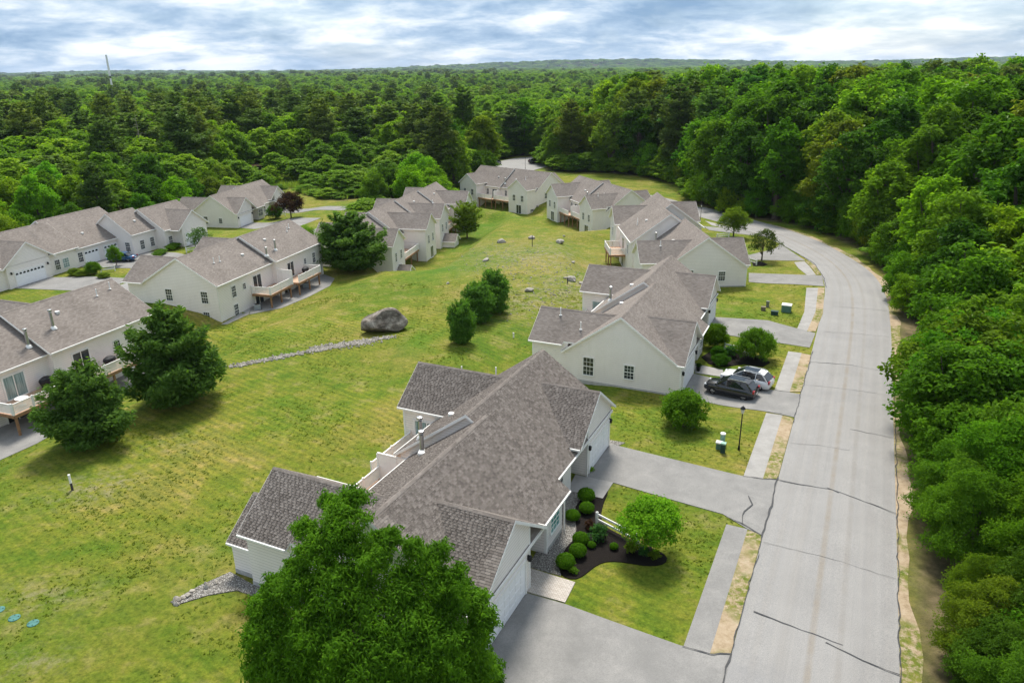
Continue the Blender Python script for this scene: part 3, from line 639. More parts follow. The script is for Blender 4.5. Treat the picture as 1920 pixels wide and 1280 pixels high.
    def pipe(s, u, v, h=.75, r=.055, mat=None, name='vent_pipe'):
        z = s.rz(u, v); return MB().tube([(0, 0, -.2), (0, 0, h)], r, 8).lathe([(.16, .02), (r, .1)], 8).build(name, mat or M_WHITE, s.root, loc=s.P(u, v, z))
    def flue(s, u, v, h=1.5):
        z = s.rz(u, v); b = MB().tube([(0, 0, -.3), (0, 0, h)], .14, 10); b.lathe([(.0, h + .32), (.20, h + .27), (.20, h + .10), (.14, h + .06)], 10); o = b.build('flue', M_METAL, s.root, loc=s.P(u, v, z))
        MB().lathe([(.34, -.12), (.26, .06), (.15, .20)], 10).build('flashing', M_WHITE, o); return o
    def cap(s, u, v):
        z = s.rz(u, v); return MB().box(-.16, .16, -.16, .16, -.08, .12).lathe([(.24, .12), (.22, .18), (0, .22)], 8).build('roof_vent', M_WHITE, s.root, loc=s.P(u, v, z))
    def deck(s, u0, u1, v0, v1, z, base, sides='nxo', posts=3, label=None, rail_mat=None, screen=None):
        """deck between wall v0 and outer edge v1 (either order)"""
        e = empty('deck', (0, 0, 0)); e.parent = s.root
        if label: e['label'] = label
        lo, hi = min(v0, v1), max(v0, v1); sg = 1 if v1 > v0 else -1
        n = max(3, int((hi - lo) / .42))
        fl = MB()
        for i in range(n):
            a, b_ = lo + (hi - lo) * i / n, lo + (hi - lo) * (i + 1) / n - .02; x0, x1 = sorted((s.m * a, s.m * b_)); fl.box(x0, x1, u0, u1, z - .05, z)
        fl.build('deck_floor', M_BOARD, e)
        jb = MB(); x0, x1 = sorted((s.m * v1, s.m * (v1 - sg * .06))); jb.box(x0, x1, u0, u1, z - .32, z - .052)
        y0, y1 = sorted((s.m * v0, s.m * v1)); jb.box(y0, y1, u0, u0 + .06, z - .32, z - .053); jb.box(y0, y1, u1 - .06, u1, z - .32, z - .053)
        jb.build('rim_beam', M_WOOD, e)
        def rail(pa, pb):
            a, b_ = Vector(pa), Vector(pb); L = (b_ - a).length; d = (b_ - a) / L; rb = MB()
            rb.bar(a + Vector((0, 0, 1.0)), b_ + Vector((0, 0, 1.0)), .10, .07).bar(a + Vector((0, 0, .12)), b_ + Vector((0, 0, .12)), .06, .06)
            for i in range(int(L / .115) + 1):
                q = a + d * min(L, i * .115); rb.bar(q + Vector((0, 0, .10)), q + Vector((0, 0, 1.0)), .055, .055)
            for i in range(max(2, int(L / 1.8) + 1)):
                q = a + d * (L * i / max(1, int(L / 1.8))); rb.bar(q, q + Vector((0, 0, 1.12)), .12, .12)
            rb.build('railing', rail_mat or M_WHITE, e)
        if 'o' in sides: rail(s.P(u0 + .06, v1 - sg * .06, z), s.P(u1 - .06, v1 - sg * .06, z))
        if 'n' in sides: rail(s.P(u0 + .06, v0 + sg * .06, z), s.P(u0 + .06, v1 - sg * .19, z))
        if 'x' in sides: rail(s.P(u1 - .06, v0 + sg * .06, z), s.P(u1 - .06, v1 - sg * .19, z))
        for i in range(posts):
            uu = u0 + .3 + (u1 - u0 - .6) * i / max(1, posts - 1); q = s.P(uu, v1 - sg * .3, 0)
            MB().box(q[0] - .09, q[0] + .09, q[1] - .09, q[1] + .09, base, z - .055).build('post', M_WOOD, e)
        if screen is not None:
            q0, q1 = s.P(screen, v0 + sg * .05, z), s.P(screen, v1, z); x0, x1 = sorted((q0[0], q1[0])); sb = MB(); sb.box(x0, x1, screen - .03, screen + .03, z + .02, z + 2.0).box(x0, x1, screen - .06, screen + .06, z + 2.0, z + 2.1)
            for xx in (x0, (x0 + x1) / 2, x1): sb.box(xx - .06, xx + .06, screen - .07, screen + .07, z, z + 2.0)
            sb.build('privacy_screen', rail_mat or M_WHITE, e)
        return e
    def shingle(s, expo=.15, tw=.30, single=300):
        """real overlapping tabs on every exposed slope"""
        r = np.random.default_rng(5); camp = s.root.matrix_basis.inverted() @ Vector((0, 0, CAM_H)); allt = []
        for hz in s.roofs:
            for (p0, p1, dn, part) in hz.sl:
                a = (p1 - p0); La = a.length; a = a / La; Ld = dn.length; d = dn / Ld; nrm = a.cross(d); nrm = nrm if nrm.z > 0 else -nrm
                nrow = int(Ld / expo); rows = {}
                for j in range(nrow):
                    off = r.uniform(0, tw); x = -off
                    while x < La:
                        w = tw * r.uniform(.7, 1.15); x0, x1 = max(0, x), min(La, x + w - .010); x += w
                        if x1 - x0 < .06: continue
                        cc = p0 + a * ((x0 + x1) / 2) + d * ((j + .5) * Ld / nrow); u, v = cc.y, s.m * cc.x
                        if any((q is not hz) and q(u, v) > cc.z + .06 for q in s.roofs): continue
                        dist = (cc - camp).length; facing = (camp - cc).dot(nrm) > 0
                        allt.append((dist if facing else dist + 500, p0, a, d, nrm, x0, x1, j * Ld / nrow, (j + 1) * Ld / nrow, part, r.uniform()))
        allt.sort(key=lambda q: q[0])
        sing = set()
        one = MB(); one.poly([(-.5, -.5, .008), (.5, -.5, .008), (.5, .5, .022), (-.5, .5, .022)][::-1]).poly([(-.5, .5, .022), (.5, .5, .022), (.5, .5, .0), (-.5, .5, .0)][::-1]).poly([(-.5, -.5, .0), (-.5, -.5, .008), (-.5, .5, .022), (-.5, .5, 0)]).poly([(.5, -.5, .008), (.5, -.5, 0), (.5, .5, 0), (.5, .5, .022)])
        one = one.mesh('shingle', M_TAB1)
        byp = {}
        for i, (dist, p0, a, d, n, x0, x1, y0, y1, part, tn_) in enumerate(allt):
            if i < single:
                cc = p0 + a * ((x0 + x1) / 2) + d * ((y0 + y1) / 2); y = n.cross(a); fl = 1 if y.dot(d) > 0 else -1
                o = bpy.data.objects.new('shingle', one); aa = a * fl
                o.matrix_local = Matrix(((aa.x * (x1 - x0), d.x * (y1 - y0), n.x, cc.x), (aa.y * (x1 - x0), d.y * (y1 - y0), n.y, cc.y), (aa.z * (x1 - x0), d.z * (y1 - y0), n.z, cc.z), (0, 0, 0, 1)))
                link(o, part); continue
            b0, b1, c0, c1 = p0 + a * x0 + d * y0, p0 + a * x1 + d * y0, p0 + a * x1 + d * y1, p0 + a * x0 + d * y1
            V = byp.setdefault(part, ([], [], [])); k = len(V[0]); V[0].extend([b0 + n * .008, b1 + n * .008, c1 + n * .022, c0 + n * .022, c1, c0, b0, b1]); V[1].extend([(k, k + 1, k + 2, k + 3), (k + 3, k + 2, k + 4, k + 5), (k, k + 3, k + 5, k + 6), (k + 1, k + 7, k + 4, k + 2)]); V[2].extend([tn_] * 4)
        for part, (V, Fc, tn_) in byp.items():
            o = mesh_obj('shingles', np_mesh('shingles', np.array([tuple(q) for q in V]), np.array(Fc), M_TAB, tn_), part); o['kind'] = 'stuff'

KM = .715
def duplex(h, zr=7.05, rear_base=-1.2, shift=-1.2, d=24.5, n1=12.3, bay=True, k=KM, wings=True, fg=(True, True)):
    """the estate's standard pair of dwellings: garage gables on the street, gabled wings behind"""
    sg = [(0, 6.5, 5.4), (6.5, 9.7, 3.5), (9.7, n1, 5.4)] if bay else None
    h.unit(0, n1, 0, 5.8, 5.8, zr, k, -1.2, sg)
    h.unit(n1, d, shift, 5.8, 5.8, zr, k, -1.2, [(n1, 17.0, shift + 5.4), (17.0, 19.4, shift + 3.4), (19.4, d, shift + 5.4)] if bay else None)
    if fg[0]: h.cross(3.9, 4.2, 1.0, 5.75, 6.1, .71, -1.2, walls=(0.0, 6.45), body=5.3, flush=(True, False)); h.garage(3.3, 5.76, 'f'); h.lantern(.35, 5.75, 2.0, 'f'); h.lantern(6.15, 5.75, 2.0, 'f')
    if fg[1]: h.cross(20.9, 3.9, shift + 1, shift + 5.75, 6.1, .71, -1.2, walls=(19.4, 24.5), body=shift + 5.3, flush=(False, True)); h.garage(21.95, shift + 5.76, 'f', 4.4); h.lantern(19.55, shift + 5.75, 2.0, 'f'); h.lantern(24.32, shift + 5.75, 2.0, 'f')
    if wings:
        h.cross(3.1, 3.4, -1.0, -8.9, 6.05, .73, rear_base, walls=(.0, 6.2), body=-5.7, flush=(True, False)); h.cross(20.75, 3.4, shift - 1, shift - 8.7, 6.05, .73, rear_base, walls=(17.65, 23.85), body=shift - 5.7)
def corners(h, lst):
    for u, v, z0, z1, d in lst:
        q = h.P(u, v, 0); o = h.out(d); a = .012
        MB().box(q[0] - .07 - a * abs(o[0]), q[0] + .07 + a * abs(o[0]), q[1] - .07 - a * abs(o[1]), q[1] + .07 + a * abs(o[1]), z0, z1).build('corner_board', M_WHITE, h.root)
# --- nearest house
b1 = House('B1', 'duplex_house', 'nearest pale duplex house by the road, large leafy tree at its near end', shingled=True); duplex(b1)
b1.cross(3.0, 2.6, -8.5, -10.7, 3.95, .73, -1.2, walls=(.45, 5.3), body=-8.9)
b1.shingle()
b1.box(-.03, 0.0, -8.9, -4.0, -1.2, .28, 'foundation', M_FOUND); b1.box(.41, .45, -10.68, -8.95, -1.2, .28, 'foundation', M_FOUND); b1.box(9.7, 12.3, 5.4, 5.425, -1.2, .18, 'foundation', M_FOUND)
b1.slider(17.64, -7.8, .55, 'n', 2.2, 2.0, M_CURT); b1.win(11.0, 5.4, .95, 'f', 1.35, 1.35, glass=M_TEAL); b1.win(9.69, 4.55, 1.0, 'n', .75, 1.25)
b1.win(14.6, 4.2, .9, 'f', 1.5, 1.4); b1.win(3.0, -10.71, 1.0, 'r', .9, 1.3); b1.win(20.7, -9.91, 1.0, 'r', .9, 1.4)
b1.win(8.1, 3.5, .05, 'f', .95, 2.1, glass=M_DOOR, name='door'); b1.win(18.2, 2.2, .05, 'f', .95, 2.1, glass=M_DOOR, name='door')
b1.box(0, -.09, 0, 0, 0, 0, 'downspout', M_WHITE) if False else None
for u, v in ((12.45, 5.5), (19.3, 4.6)):
    q = b1.P(u, v, 0); MB().tube([(q[0], q[1], -.1), (q[0], q[1], 2.85)], .05, 6).build('downspout', M_WHITE, b1.root)
b1.deck(6.4, 12.3, -5.45, -8.6, .45, -1.2, 'o', 3, screen=12.25); b1.deck(12.35, 17.6, -6.65, -9.4, .45, -1.2, 'o', 3)
b1.flue(12.75, -5.2, 1.3); b1.flue(11.3, -4.2, 1.3); b1.cap(10.3, -3.6); b1.cap(15.6, -4.4); b1.pipe(21.4, -3.7, .8); b1.pipe(22.6, -7.4, .7)
# --- second house
b2 = House('B2', 'duplex_house', 'pale duplex behind the black and white cars, two dark windows in its gable'); duplex(b2)
b2.win(-.01, -3.1, .75, 'n', 1.0, 1.75); b2.win(-.01, .9, 1.0, 'n', .9, 1.3)
b2.slider(17.64, -7.6, .4, 'n', 2.2, 2.0, M_CURT); b2.deck(6.4, 12.3, -5.45, -8.6, .3, -1.6, 'o', 3, screen=12.25); b2.deck(12.35, 17.6, -6.65, -9.4, .3, -1.6, 'o', 3)
b2.box(-.03, 0.0, -9.0, 5.7, -1.2, .12, 'foundation', M_FOUND); b2.flue(12.8, -5.0, 1.3); b2.cap(10.2, -3.0); b2.cap(15.4, -3.4); b2.pipe(2.4, -6.9, .8); b2.pipe(1.3, -4.4, .8)
b2.win(8.1, 3.5, .05, 'f', .95, 2.1, glass=M_DOOR, name='door'); b2.win(11.0, 5.4, .95, 'f', 1.2, 1.35); b2.win(9.69, 4.55, 1.0, 'n', .75, 1.25)
# --- third house: three dwellings stepped back and forth
b3 = House('B3', 'terraced_house', 'pale three part house at the inside of the road bend, stepped ridges')
b3.unit(0, 13.2, 0, 5.8, 5.8, 7.05, KM, -2.6); b3.unit(13.2, 25.2, -2.3, 6.0, 6.0, 7.8, KM, -3.6); b3.unit(25.2, 36.8, .5, 5.8, 5.8, 7.3, KM, -3.6)
b3.cross(3.9, 4.2, 1.0, 5.75, 6.1, .71, -1.4, walls=(0, 6.4), body=5.3, flush=(True, False)); b3.garage(3.3, 5.76); b3.cross(33.2, 4.0, 1.5, 6.4, 6.2, .71, -1.4, walls=(30.6, 36.75), body=5.9, flush=(False, True)); b3.garage(33.6, 6.41, 'f', 4.4)
b3.cross(3.1, 3.4, -1, -8.9, 6.05, .73, -2.6, walls=(0, 6.2), body=-5.7, flush=(True, False)); b3.cross(31.0, 3.6, -1, -8.3, 6.05, .73, -3.8, walls=(27.7, 34.3), body=-5.2)
b3.win(-.01, -2.2, .9, 'n', .95, 1.5); b3.win(-.01, 2.3, .9, 'n', .9, 1.25); b3.win(31.0, -8.31, .8, 'r', .9, 1.4); b3.slider(31.0, -8.31, -2.3, 'r'); b3.win(17, -7.96, .8, 'r', .9, 1.4); b3.slider(21.5, -7.96, .3, 'r'); b3.slider(21.5, -7.96, -2.3, 'r')
b3.deck(19, 25, -7.95, -10.6, .1, -2.6, 'onx', 3); b3.cap(7.5, -3.0); b3.cap(18, -5); b3.cap(29, -3); b3.pipe(2.2, -6.0, .8); b3.pipe(4.9, -3.4, .7); b3.pipe(19.2, -6.2, .7); b3.pipe(20.2, -6.0, .7); b3.flue(12, -4.6, 1.2)
b3.box(-.03, 0, -8.9, 5.7, -1.6, .1, 'foundation', M_FOUND)
# --- fourth and fifth houses: rear walls and decks towards the lawn
def far_rear(key, name, label, deckz=.1):
    h = House(key, name, label); duplex(h, rear_base=-3.4, shift=-.6, bay=False)
    for u0, sh in ((3.1, 0), (20.75, -.6)):
        ve = sh - 8.71 if sh else -8.91
        for du in (-1.6, 1.2): h.win(u0 + du, ve, .7, 'r', .85, 1.4)
        h.slider(u0 - .4, ve, -2.35, 'r', 1.7)
    for a, b_, sh in ((6.3, 12.2, 0), (12.4, 17.55, -.6)):
        h.box(a, b_, -5.43 + sh, -5.40 + sh, -3.4, 2.6, 'wall', M_SIDING)
        h.slider(a + 1.6, -5.45 + sh, deckz, 'r'); h.win(a + 4.2, -5.45 + sh, .8, 'r', .8, 1.3); h.slider(a + 2.2, -5.45 + sh, -2.35, 'r')
        h.deck(a, b_, -5.46 + sh, -8.3 + sh, deckz, -2.6, 'o', 3, screen=(b_ if sh == 0 else None))
    h.win(-.01, -1.8, .8, 'n', .85, 1.4); h.cap(9, -3.2); h.cap(15, -3.5); h.pipe(2.6, -6.4, .8); h.pipe(4.2, -4.2, .8); h.flue(11.6, -4.6, 1.2)
    return h
b4 = far_rear('B4', 'duplex_house', 'pale duplex house left of the stepped three part house, rear decks over the lawn')
b5 = far_rear('B5', 'duplex_house', 'farthest pale duplex house at the top of the lawn, before the turning place')
for i in range(3): b5.win(-.01 if i else -.01, -7.0 + i * 2.2, -1.9, 'n', 1.2, .6)
corners(b1, [(.05, 5.70, -.3, 3.1, 'n'), (6.40, 5.70, -.3, 4.0, 'f'), (19.45, 3.3 + 1.2, -.3, 4.6, 'f'), (24.45, 4.5, -.3, 3.3, 'f'), (17.70, -9.85, -.8, 3.6, 'r'), (9.75, 5.35, -.3, 2.8, 'f')])
corners(b2, [(.05, 5.70, -.5, 3.1, 'n'), (.05, -8.85, -1.2, 3.6, 'r'), (17.70, -9.85, -1.2, 3.6, 'r')]); corners(b3, [(.05, 5.70, -.5, 3.1, 'n'), (.05, -8.85, -1.6, 3.6, 'r'), (27.76, -8.25, -3, 3.4, 'r')])
for h_ in (b4, b5): corners(h_, [(.05, -8.85, -3, 3.6, 'r'), (6.15, -8.85, -3, 3.6, 'r'), (17.7, -9.25, -3, 3.6, 'r'), (23.8, -9.25, -3, 3.6, 'r')])
# --- middle cluster
m1 = House('M1', 'terraced_house', 'pale stepped terrace behind the broad dark pine, wings and decks facing the lawn', m=-1)
for i, (a, b_, sh) in enumerate(((-13, 0, 0.8), (0, 12.3, 0), (12.3, 24.6, -.6), (24.6, 37, -1.2))):
    m1.unit(a, b_, sh, 5.8, 5.8, 7.05 - (.25 if i == 0 else 0), KM, -3.4)
for u0, v in ((-9, -8.6), (5.2, -9.8), (15.4, -9.4), (31.6, -10.0)):
    m1.cross(u0, 3.3, -1.5, v, 6.05, .73, -3.6)
    for du in (-1.3, 1.2): m1.win(u0 + du, v - .01, .7, 'r', .7, 1.4)
    m1.slider(u0 + .3, v - .01, -2.3, 'r', 1.5)
m1.cross(-9.2, 1.7, -8, -10.6, -.1, .7, -3.4); m1.cross(15.4, 1.9, -9, -11.8, .1, .7, -3.4)
for u0, v in ((19.4, 5.8), (34.6, 4.8), (4.0, 5.9), (-6, 6.5)): m1.cross(u0, 3.9, 1.2, v, 6.1, .71, -1.2); m1.garage(u0, v + .01)
m1.deck(-5.6, 1.7, -5.3, -8.6, .0, -2.6, 'onx', 3); m1.deck(18.9, 28, -6.4, -9.2, .0, -2.6, 'onx', 4); m1.slider(-3, -4.96, .0, 'r'); m1.slider(22, -6.1, 0, 'r'); m1.cap(6, -3); m1.cap(18, -2.4); m1.cap(29, -3.2); m1.pipe(15.4, -7.2, .7)
# --- left row, rear walls to the lawn
l2 = House('L2', 'duplex_house', 'pale two storey duplex across the lawn with brown posted decks, behind the boulder', m=-1)
KL = .60
l2.unit(0, 12.4, 0, 6.0, 5.6, 6.35, KL, -3.0); l2.unit(12.4, 25, -.7, 6.0, 5.6, 6.55, KL, -3.0)
l2.cross(3.6, 4.2, 1.0, 8.4, 5.4, .62, -1.2, walls=(0, 6.6), body=5.6, flush=(True, False)); l2.cross(15.4, 3.2, 1.0, 7.6, 5.4, .62, -1.2, body=5)
for v in (-3.3, 2.1): l2.win(-.01, v, .55, 'n', .95, 1.5); l2.win(-.01, v + .1, -2.0, 'n', .9, 1.3)
for u, z, w, hh in ((3.3, .55, .85, 1.45), (3.3, -2.0, .85, 1.5), (5.6, 1.0, .6, .75)): l2.win(u, -5.26, z, 'r', w, hh)
l2.slider(8.6, -5.26, .0, 'r', 1.9, 2.1); l2.slider(8.6, -5.26, -2.55, 'r', 1.9, 2.1); l2.slider(16.0, -5.96, .0, 'r', 1.7, 2.1); l2.slider(14.6, -5.96, -2.5, 'r', 1.8, 1.6)
l2.win(20.0, -5.96, .9, 'r', .55, .8); l2.win(22.6, -5.96, .5, 'r', .8, 1.5); l2.win(11.8, -5.26, -2.2, 'r', .7, .9)
l2.deck(7.0, 12.5, -5.3, -8.3, -.1, -2.6, 'on', 3, label='brown decked balcony with white railing and privacy screen', screen=12.5); l2.deck(13.4, 19.6, -6.0, -8.8, -.1, -2.6, 'ox', 3)
l2.pipe(3.8, -2.5, .75); l2.pipe(4.9, -2.6, .75); l2.cap(9.4, -2.9); l2.cap(15.4, -2.6); l2.pipe(21.4, -2.6, .7); l2.pipe(22.6, -2.2, .7); l2.flue(12.1, -4.9, .9); l2.flue(14.8, -4.6, 1.2)
for u, v in ((.08, -5.3), (24.9, -6.0)): q = l2.P(u, v, 0); MB().tube([(q[0], q[1], -2.4), (q[0], q[1], 2.85)], .05, 6).build('downspout', M_WHITE, l2.root)
l1 = House('L1', 'duplex_house', 'pale duplex at the left edge behind the two dark pines, sliding doors to its deck', m=-1)
l1.unit(-2, 12.2, 0, 6.0, 5.7, 6.35, KL, -3.0); l1.unit(12.2, 24.8, -.7, 6.0, 5.7, 6.55, KL, -3.0)
l1.cross(18, 4.0, 1.0, 8.2, 5.4, .62, -1.2); l1.cross(3.6, 4.2, 1.0, 8.2, 5.4, .62, -1.2)
l1.slider(8.6, -5.36, .0, 'r', 2.1, 2.15, M_CURT); l1.slider(8.2, -5.36, -2.35, 'r', 2.2, 2.1); l1.slider(15.2, -6.06, .0, 'r', 1.9, 2.1); l1.win(19.5, -6.06, .85, 'r', .75, .85); l1.win(3.5, -5.36, .6, 'r', .9, 1.4)
l1.deck(5.6, 11.6, -5.4, -8.7, -.1, -2.6, 'onx', 3); l1.deck(13.2, 19.4, -6.1, -8.9, -.1, -2.6, 'onx', 3)
l1.flue(11.5, -4.3, 1.5); l1.flue(14.6, -4.0, 1.6); l1.cap(16.4, -2.6); l1.pipe(21.6, -2.2, .8); l1.pipe(23.6, -1.9, .8)
# --- far left row, garages towards us
f1 = House('F1', 'terraced_house', 'long pale house at far left with garage doors facing us, blue car before it')
f1.unit(-6, 13, .4, 5.6, 6.0, 7.05, .68, -1.4); f1.unit(13, 25.6, -1.0, 6.9, 6.0, 7.25, .62, -1.4); f1.unit(21.5, 27.2, 4.6, 4.6, 5.6, 7.0, .75, -1.4); f1.unit(27.0, 36.6, 6.2, 5.0, 5.8, 6.9, .72, -1.4)
f1.cross(3.8, 4.6, 1.0, 6.1, 6.2, .68, -1.4, walls=(0, 7.4), body=5.8); f1.garage(3.7, 6.12, arch=True, w=5.0); f1.lantern(.6, 6.11, 2.0, 'f'); f1.lantern(6.9, 6.11, 2.0, 'f')
for u in (15.9, 20.0): f1.garage(u, 5.57, arch=True, w=2.9)
f1.cross(32.2, 4.2, 7, 12.7, 6.1, .71, -1.4, walls=(29.2, 35.9), body=11); f1.garage(32.4, 12.72, arch=True, w=5.0)
f1.win(9.0, 5.66, .6, 'f', .9, 1.5); f1.win(10.6, 5.66, .6, 'f', 1.1, 1.4, glass=M_CURT); f1.win(13.6, 5.58, .7, 'f', .9, 1.5); f1.win(23.6, 8.86, .7, 'f', .9, 1.5); f1.win(26.0, 8.86, .7, 'f', .9, 1.5); f1.win(28.2, 10.86, .6, 'f', .9, 1.4); f1.win(21.49, 7.8, .7, 'n', .9, 1.5)
f1.cap(17.0, 3.4); f1.cap(24.8, 7.0)
f2 = House('F2', 'duplex_house', 'pale duplex before the wetland shrubs, dark reddish tree at its far garage'); duplex(f2, rear_base=-1.4, bay=True)
f2.win(-.01, -2.0, .7, 'n', .9, 1.6); f2.win(-.01, 1.6, .9, 'n', .75, 1.1); f2.win(11.0, 5.4, .8, 'f', 1.0, 1.4); f2.win(14.6, 4.2, .9, 'f', .9, 1.4); f2.pipe(4.4, -6.6, .8); f2.win(10.0, 5.4, .8, 'f', .8, 1.4)
# ------------------------------------------------------------------ vegetation
def leaf_mat(name, random_cols=None, trans=.46, gloss=.015):
    t = NT(name); oi = t.n('ShaderNodeObjectInfo'); tint = t.n('ShaderNodeAttribute', attribute_name='tint').outputs['Fac']
    if random_cols: base = t.ramp(oi.outputs['Random'], random_cols)
    else: base = oi.outputs['Color']
    k = t.ramp(tint, [(0.0, (.62, .66, .60)), (.5, (1.0, 1.0, 1.0)), (1.0, (1.55, 1.38, 1.2))])
    base = t.mix(1.0, base, k, 'MULTIPLY')
    d = t.n('ShaderNodeBsdfDiffuse', {'Color': base}); tr = t.n('ShaderNodeBsdfTranslucent', {'Color': t.mix(1.0, base, (1.35, 1.45, .5), 'MULTIPLY')})
    gl = t.n('ShaderNodeBsdfGlossy', {'Roughness': .42, 'Color': (.8, .9, .7)})
    m1_ = t.n('ShaderNodeMixShader', {0: trans, 1: d.outputs[0], 2: tr.outputs[0]})
    fr = t.n('ShaderNodeLayerWeight', {'Blend': .12}).outputs['Fresnel']
    m2 = t.n('ShaderNodeMixShader', {0: t.math('MULTIPLY', fr, gloss), 1: m1_.outputs[0], 2: gl.outputs[0]})
    t.t.links.new(m2.outputs[0], t.out.inputs[0]); return t.m
M_LEAF = leaf_mat('leaves')
M_LEAFFAR = leaf_mat('forest_leaves', [(0.0, (.082, .172, .020)), (.25, (.118, .230, .020)), (.5, (.155, .280, .022)), (.75, (.210, .330, .026)), (1.0, (.132, .245, .030))])
M_NEEDFAR = leaf_mat('forest_needles', [(0.0, (.085, .150, .030)), (.5, (.115, .185, .034)), (1.0, (.165, .220, .040))], trans=.30)
M_BARK = simple('bark', (.11, .085, .065), .95, var=.35, scale=6)
M_BARKFAR = M_BARK
def unit_v(a): return a / np.maximum(np.linalg.norm(a, axis=1), 1e-9)[:, None]
def leaf_quads(C, N, L, Wd, r, droop=0.0, fold=.35, tdir=None):
    n = len(C); rnd = r.normal(size=(n, 3)); Tn = unit_v(np.cross(N, rnd)) if tdir is None else unit_v(tdir); B = unit_v(np.cross(N, Tn))
    L = np.broadcast_to(np.asarray(L, float), (n,))[:, None]; Wd = np.broadcast_to(np.asarray(Wd, float), (n,))[:, None]
    V = np.empty((n, 4, 3)); V[:, 0] = C - Tn * L; V[:, 1] = C + B * Wd + N * fold * Wd; V[:, 2] = C + Tn * L; V[:, 3] = C - B * Wd + N * fold * Wd
    V[:, 2, 2] -= (droop * L)[:, 0]; return V.reshape(-1, 3)
def quads(n): return np.arange(4 * n).reshape(n, 4)
def rnd_dirs(n, r): return unit_v(r.normal(size=(n, 3)))
def broadleaf(seed, h, Rr, nleaf, leaf, K=34, low=.22, spread=1.0, slim=.55, clump=.36, droop=.2, twig=.62, top=.25, lobes=None):
    """(trunk mesh builder, crown vertices, crown tints)"""
    r = np.random.default_rng(seed); zc, rz_ = h * (low + 1) / 2, h * (1 - low) / 2
    i = np.arange(K) + .5; phi = np.arccos(1 - 1.72 * i / K); th = math.pi * (1 + 5 ** .5) * i + r.uniform(0, .5, K)
    d = np.stack([np.cos(th) * np.sin(phi), np.sin(th) * np.sin(phi), np.cos(phi)], 1)
    rad = r.uniform(.52, .88, K); egg = 1.0 - top * np.maximum(d[:, 2], 0) - .18 * np.maximum(-d[:, 2], 0)
    C = np.stack([d[:, 0] * Rr * rad * egg, d[:, 1] * Rr * rad * egg, zc + d[:, 2] * rz_ * r.uniform(.60, .92, K)], 1)
    C[:, :2] += r.normal(size=(K, 2)) * Rr * .10
    C = np.vstack([C, [[r.normal() * Rr * .15, r.normal() * Rr * .15, zc + rz_ * q] for q in (.25, -.1, -.45)]]); K2 = len(C)
    rc = Rr * clump * r.uniform(.75, 1.25, K2)
    if lobes is not None: C, rc = lobes; K2 = len(C); zc, rz_ = C[:, 2].mean(), np.ptp(C[:, 2]) / 2
    w = rc ** 2; cnt = np.maximum(20, (nleaf * w / w.sum()).astype(int))
    pts, nor, tin = [], [], []
    for k in range(K2):
        n = cnt[k]; dd = rnd_dirs(n, r); dd[:, 2] = np.where(dd[:, 2] < -.35, -dd[:, 2], dd[:, 2])
        sub = rnd_dirs(15, r); out_ = unit_v((C[k] - np.array([0, 0, zc - .3 * rz_]))[None])[0]; sub = unit_v(sub + .55 * out_ + np.array([0, 0, .15])); j_ = r.integers(0, 15, n); tt = r.uniform(.25, 1.0, n) ** .7; sl_ = r.uniform(.85, 1.45, 15)[j_]
        tw = sub[j_] * (tt * sl_)[:, None] + r.normal(size=(n, 3)) * (.20 * (1.25 - .6 * tt))[:, None]
        q = (dd @ sub.T).max(1); rr = .50 + .50 * np.clip((q - .5) / .5, 0, 1) * r.uniform(.7, 1.1, n); ball = dd * rr[:, None]
        off = np.where((r.uniform(size=n) < twig)[:, None], tw, ball); dd = np.where((r.uniform(size=n) < .5)[:, None], unit_v(off), dd)
        p = C[k] + off * rc[k] * np.array([1, 1, .85]); pts.append(p)
        nor.append(unit_v(dd * .7 + np.array([0, 0, .55]) + r.normal(size=(n, 3)) * .45)); tin.append(np.clip(r.uniform(.30, .70) + r.normal(size=n) * .17, 0, 1))
    pts, nor, tin = np.vstack(pts), np.vstack(nor), np.concatenate(tin)
    L = leaf * r.uniform(.7, 1.3, len(pts)); V = leaf_quads(pts, nor, L, L * slim, r, droop)
    tk = MB(); bend = [(0, 0, -.3)] + [(r.normal() * .02 * h * q, r.normal() * .02 * h * q, h * q) for q in (.18, .36, .55, .75)]
    tr = .028 * h if h > 6 else .022 * h
    tk.tube(bend, [tr * 1.35, tr, tr * .8, tr * .55, tr * .2], 8)
    for k in r.choice(K2, min(K2, 13), replace=False):
        b0 = Vector(bend[int(r.integers(1, 4))]); e = Vector(C[k]); m = b0.lerp(e, .5) + Vector((0, 0, -.04 * h)); tk.tube([b0, m, e], [tr * .45, tr * .28, tr * .08], 5)
    return tk, V, tin
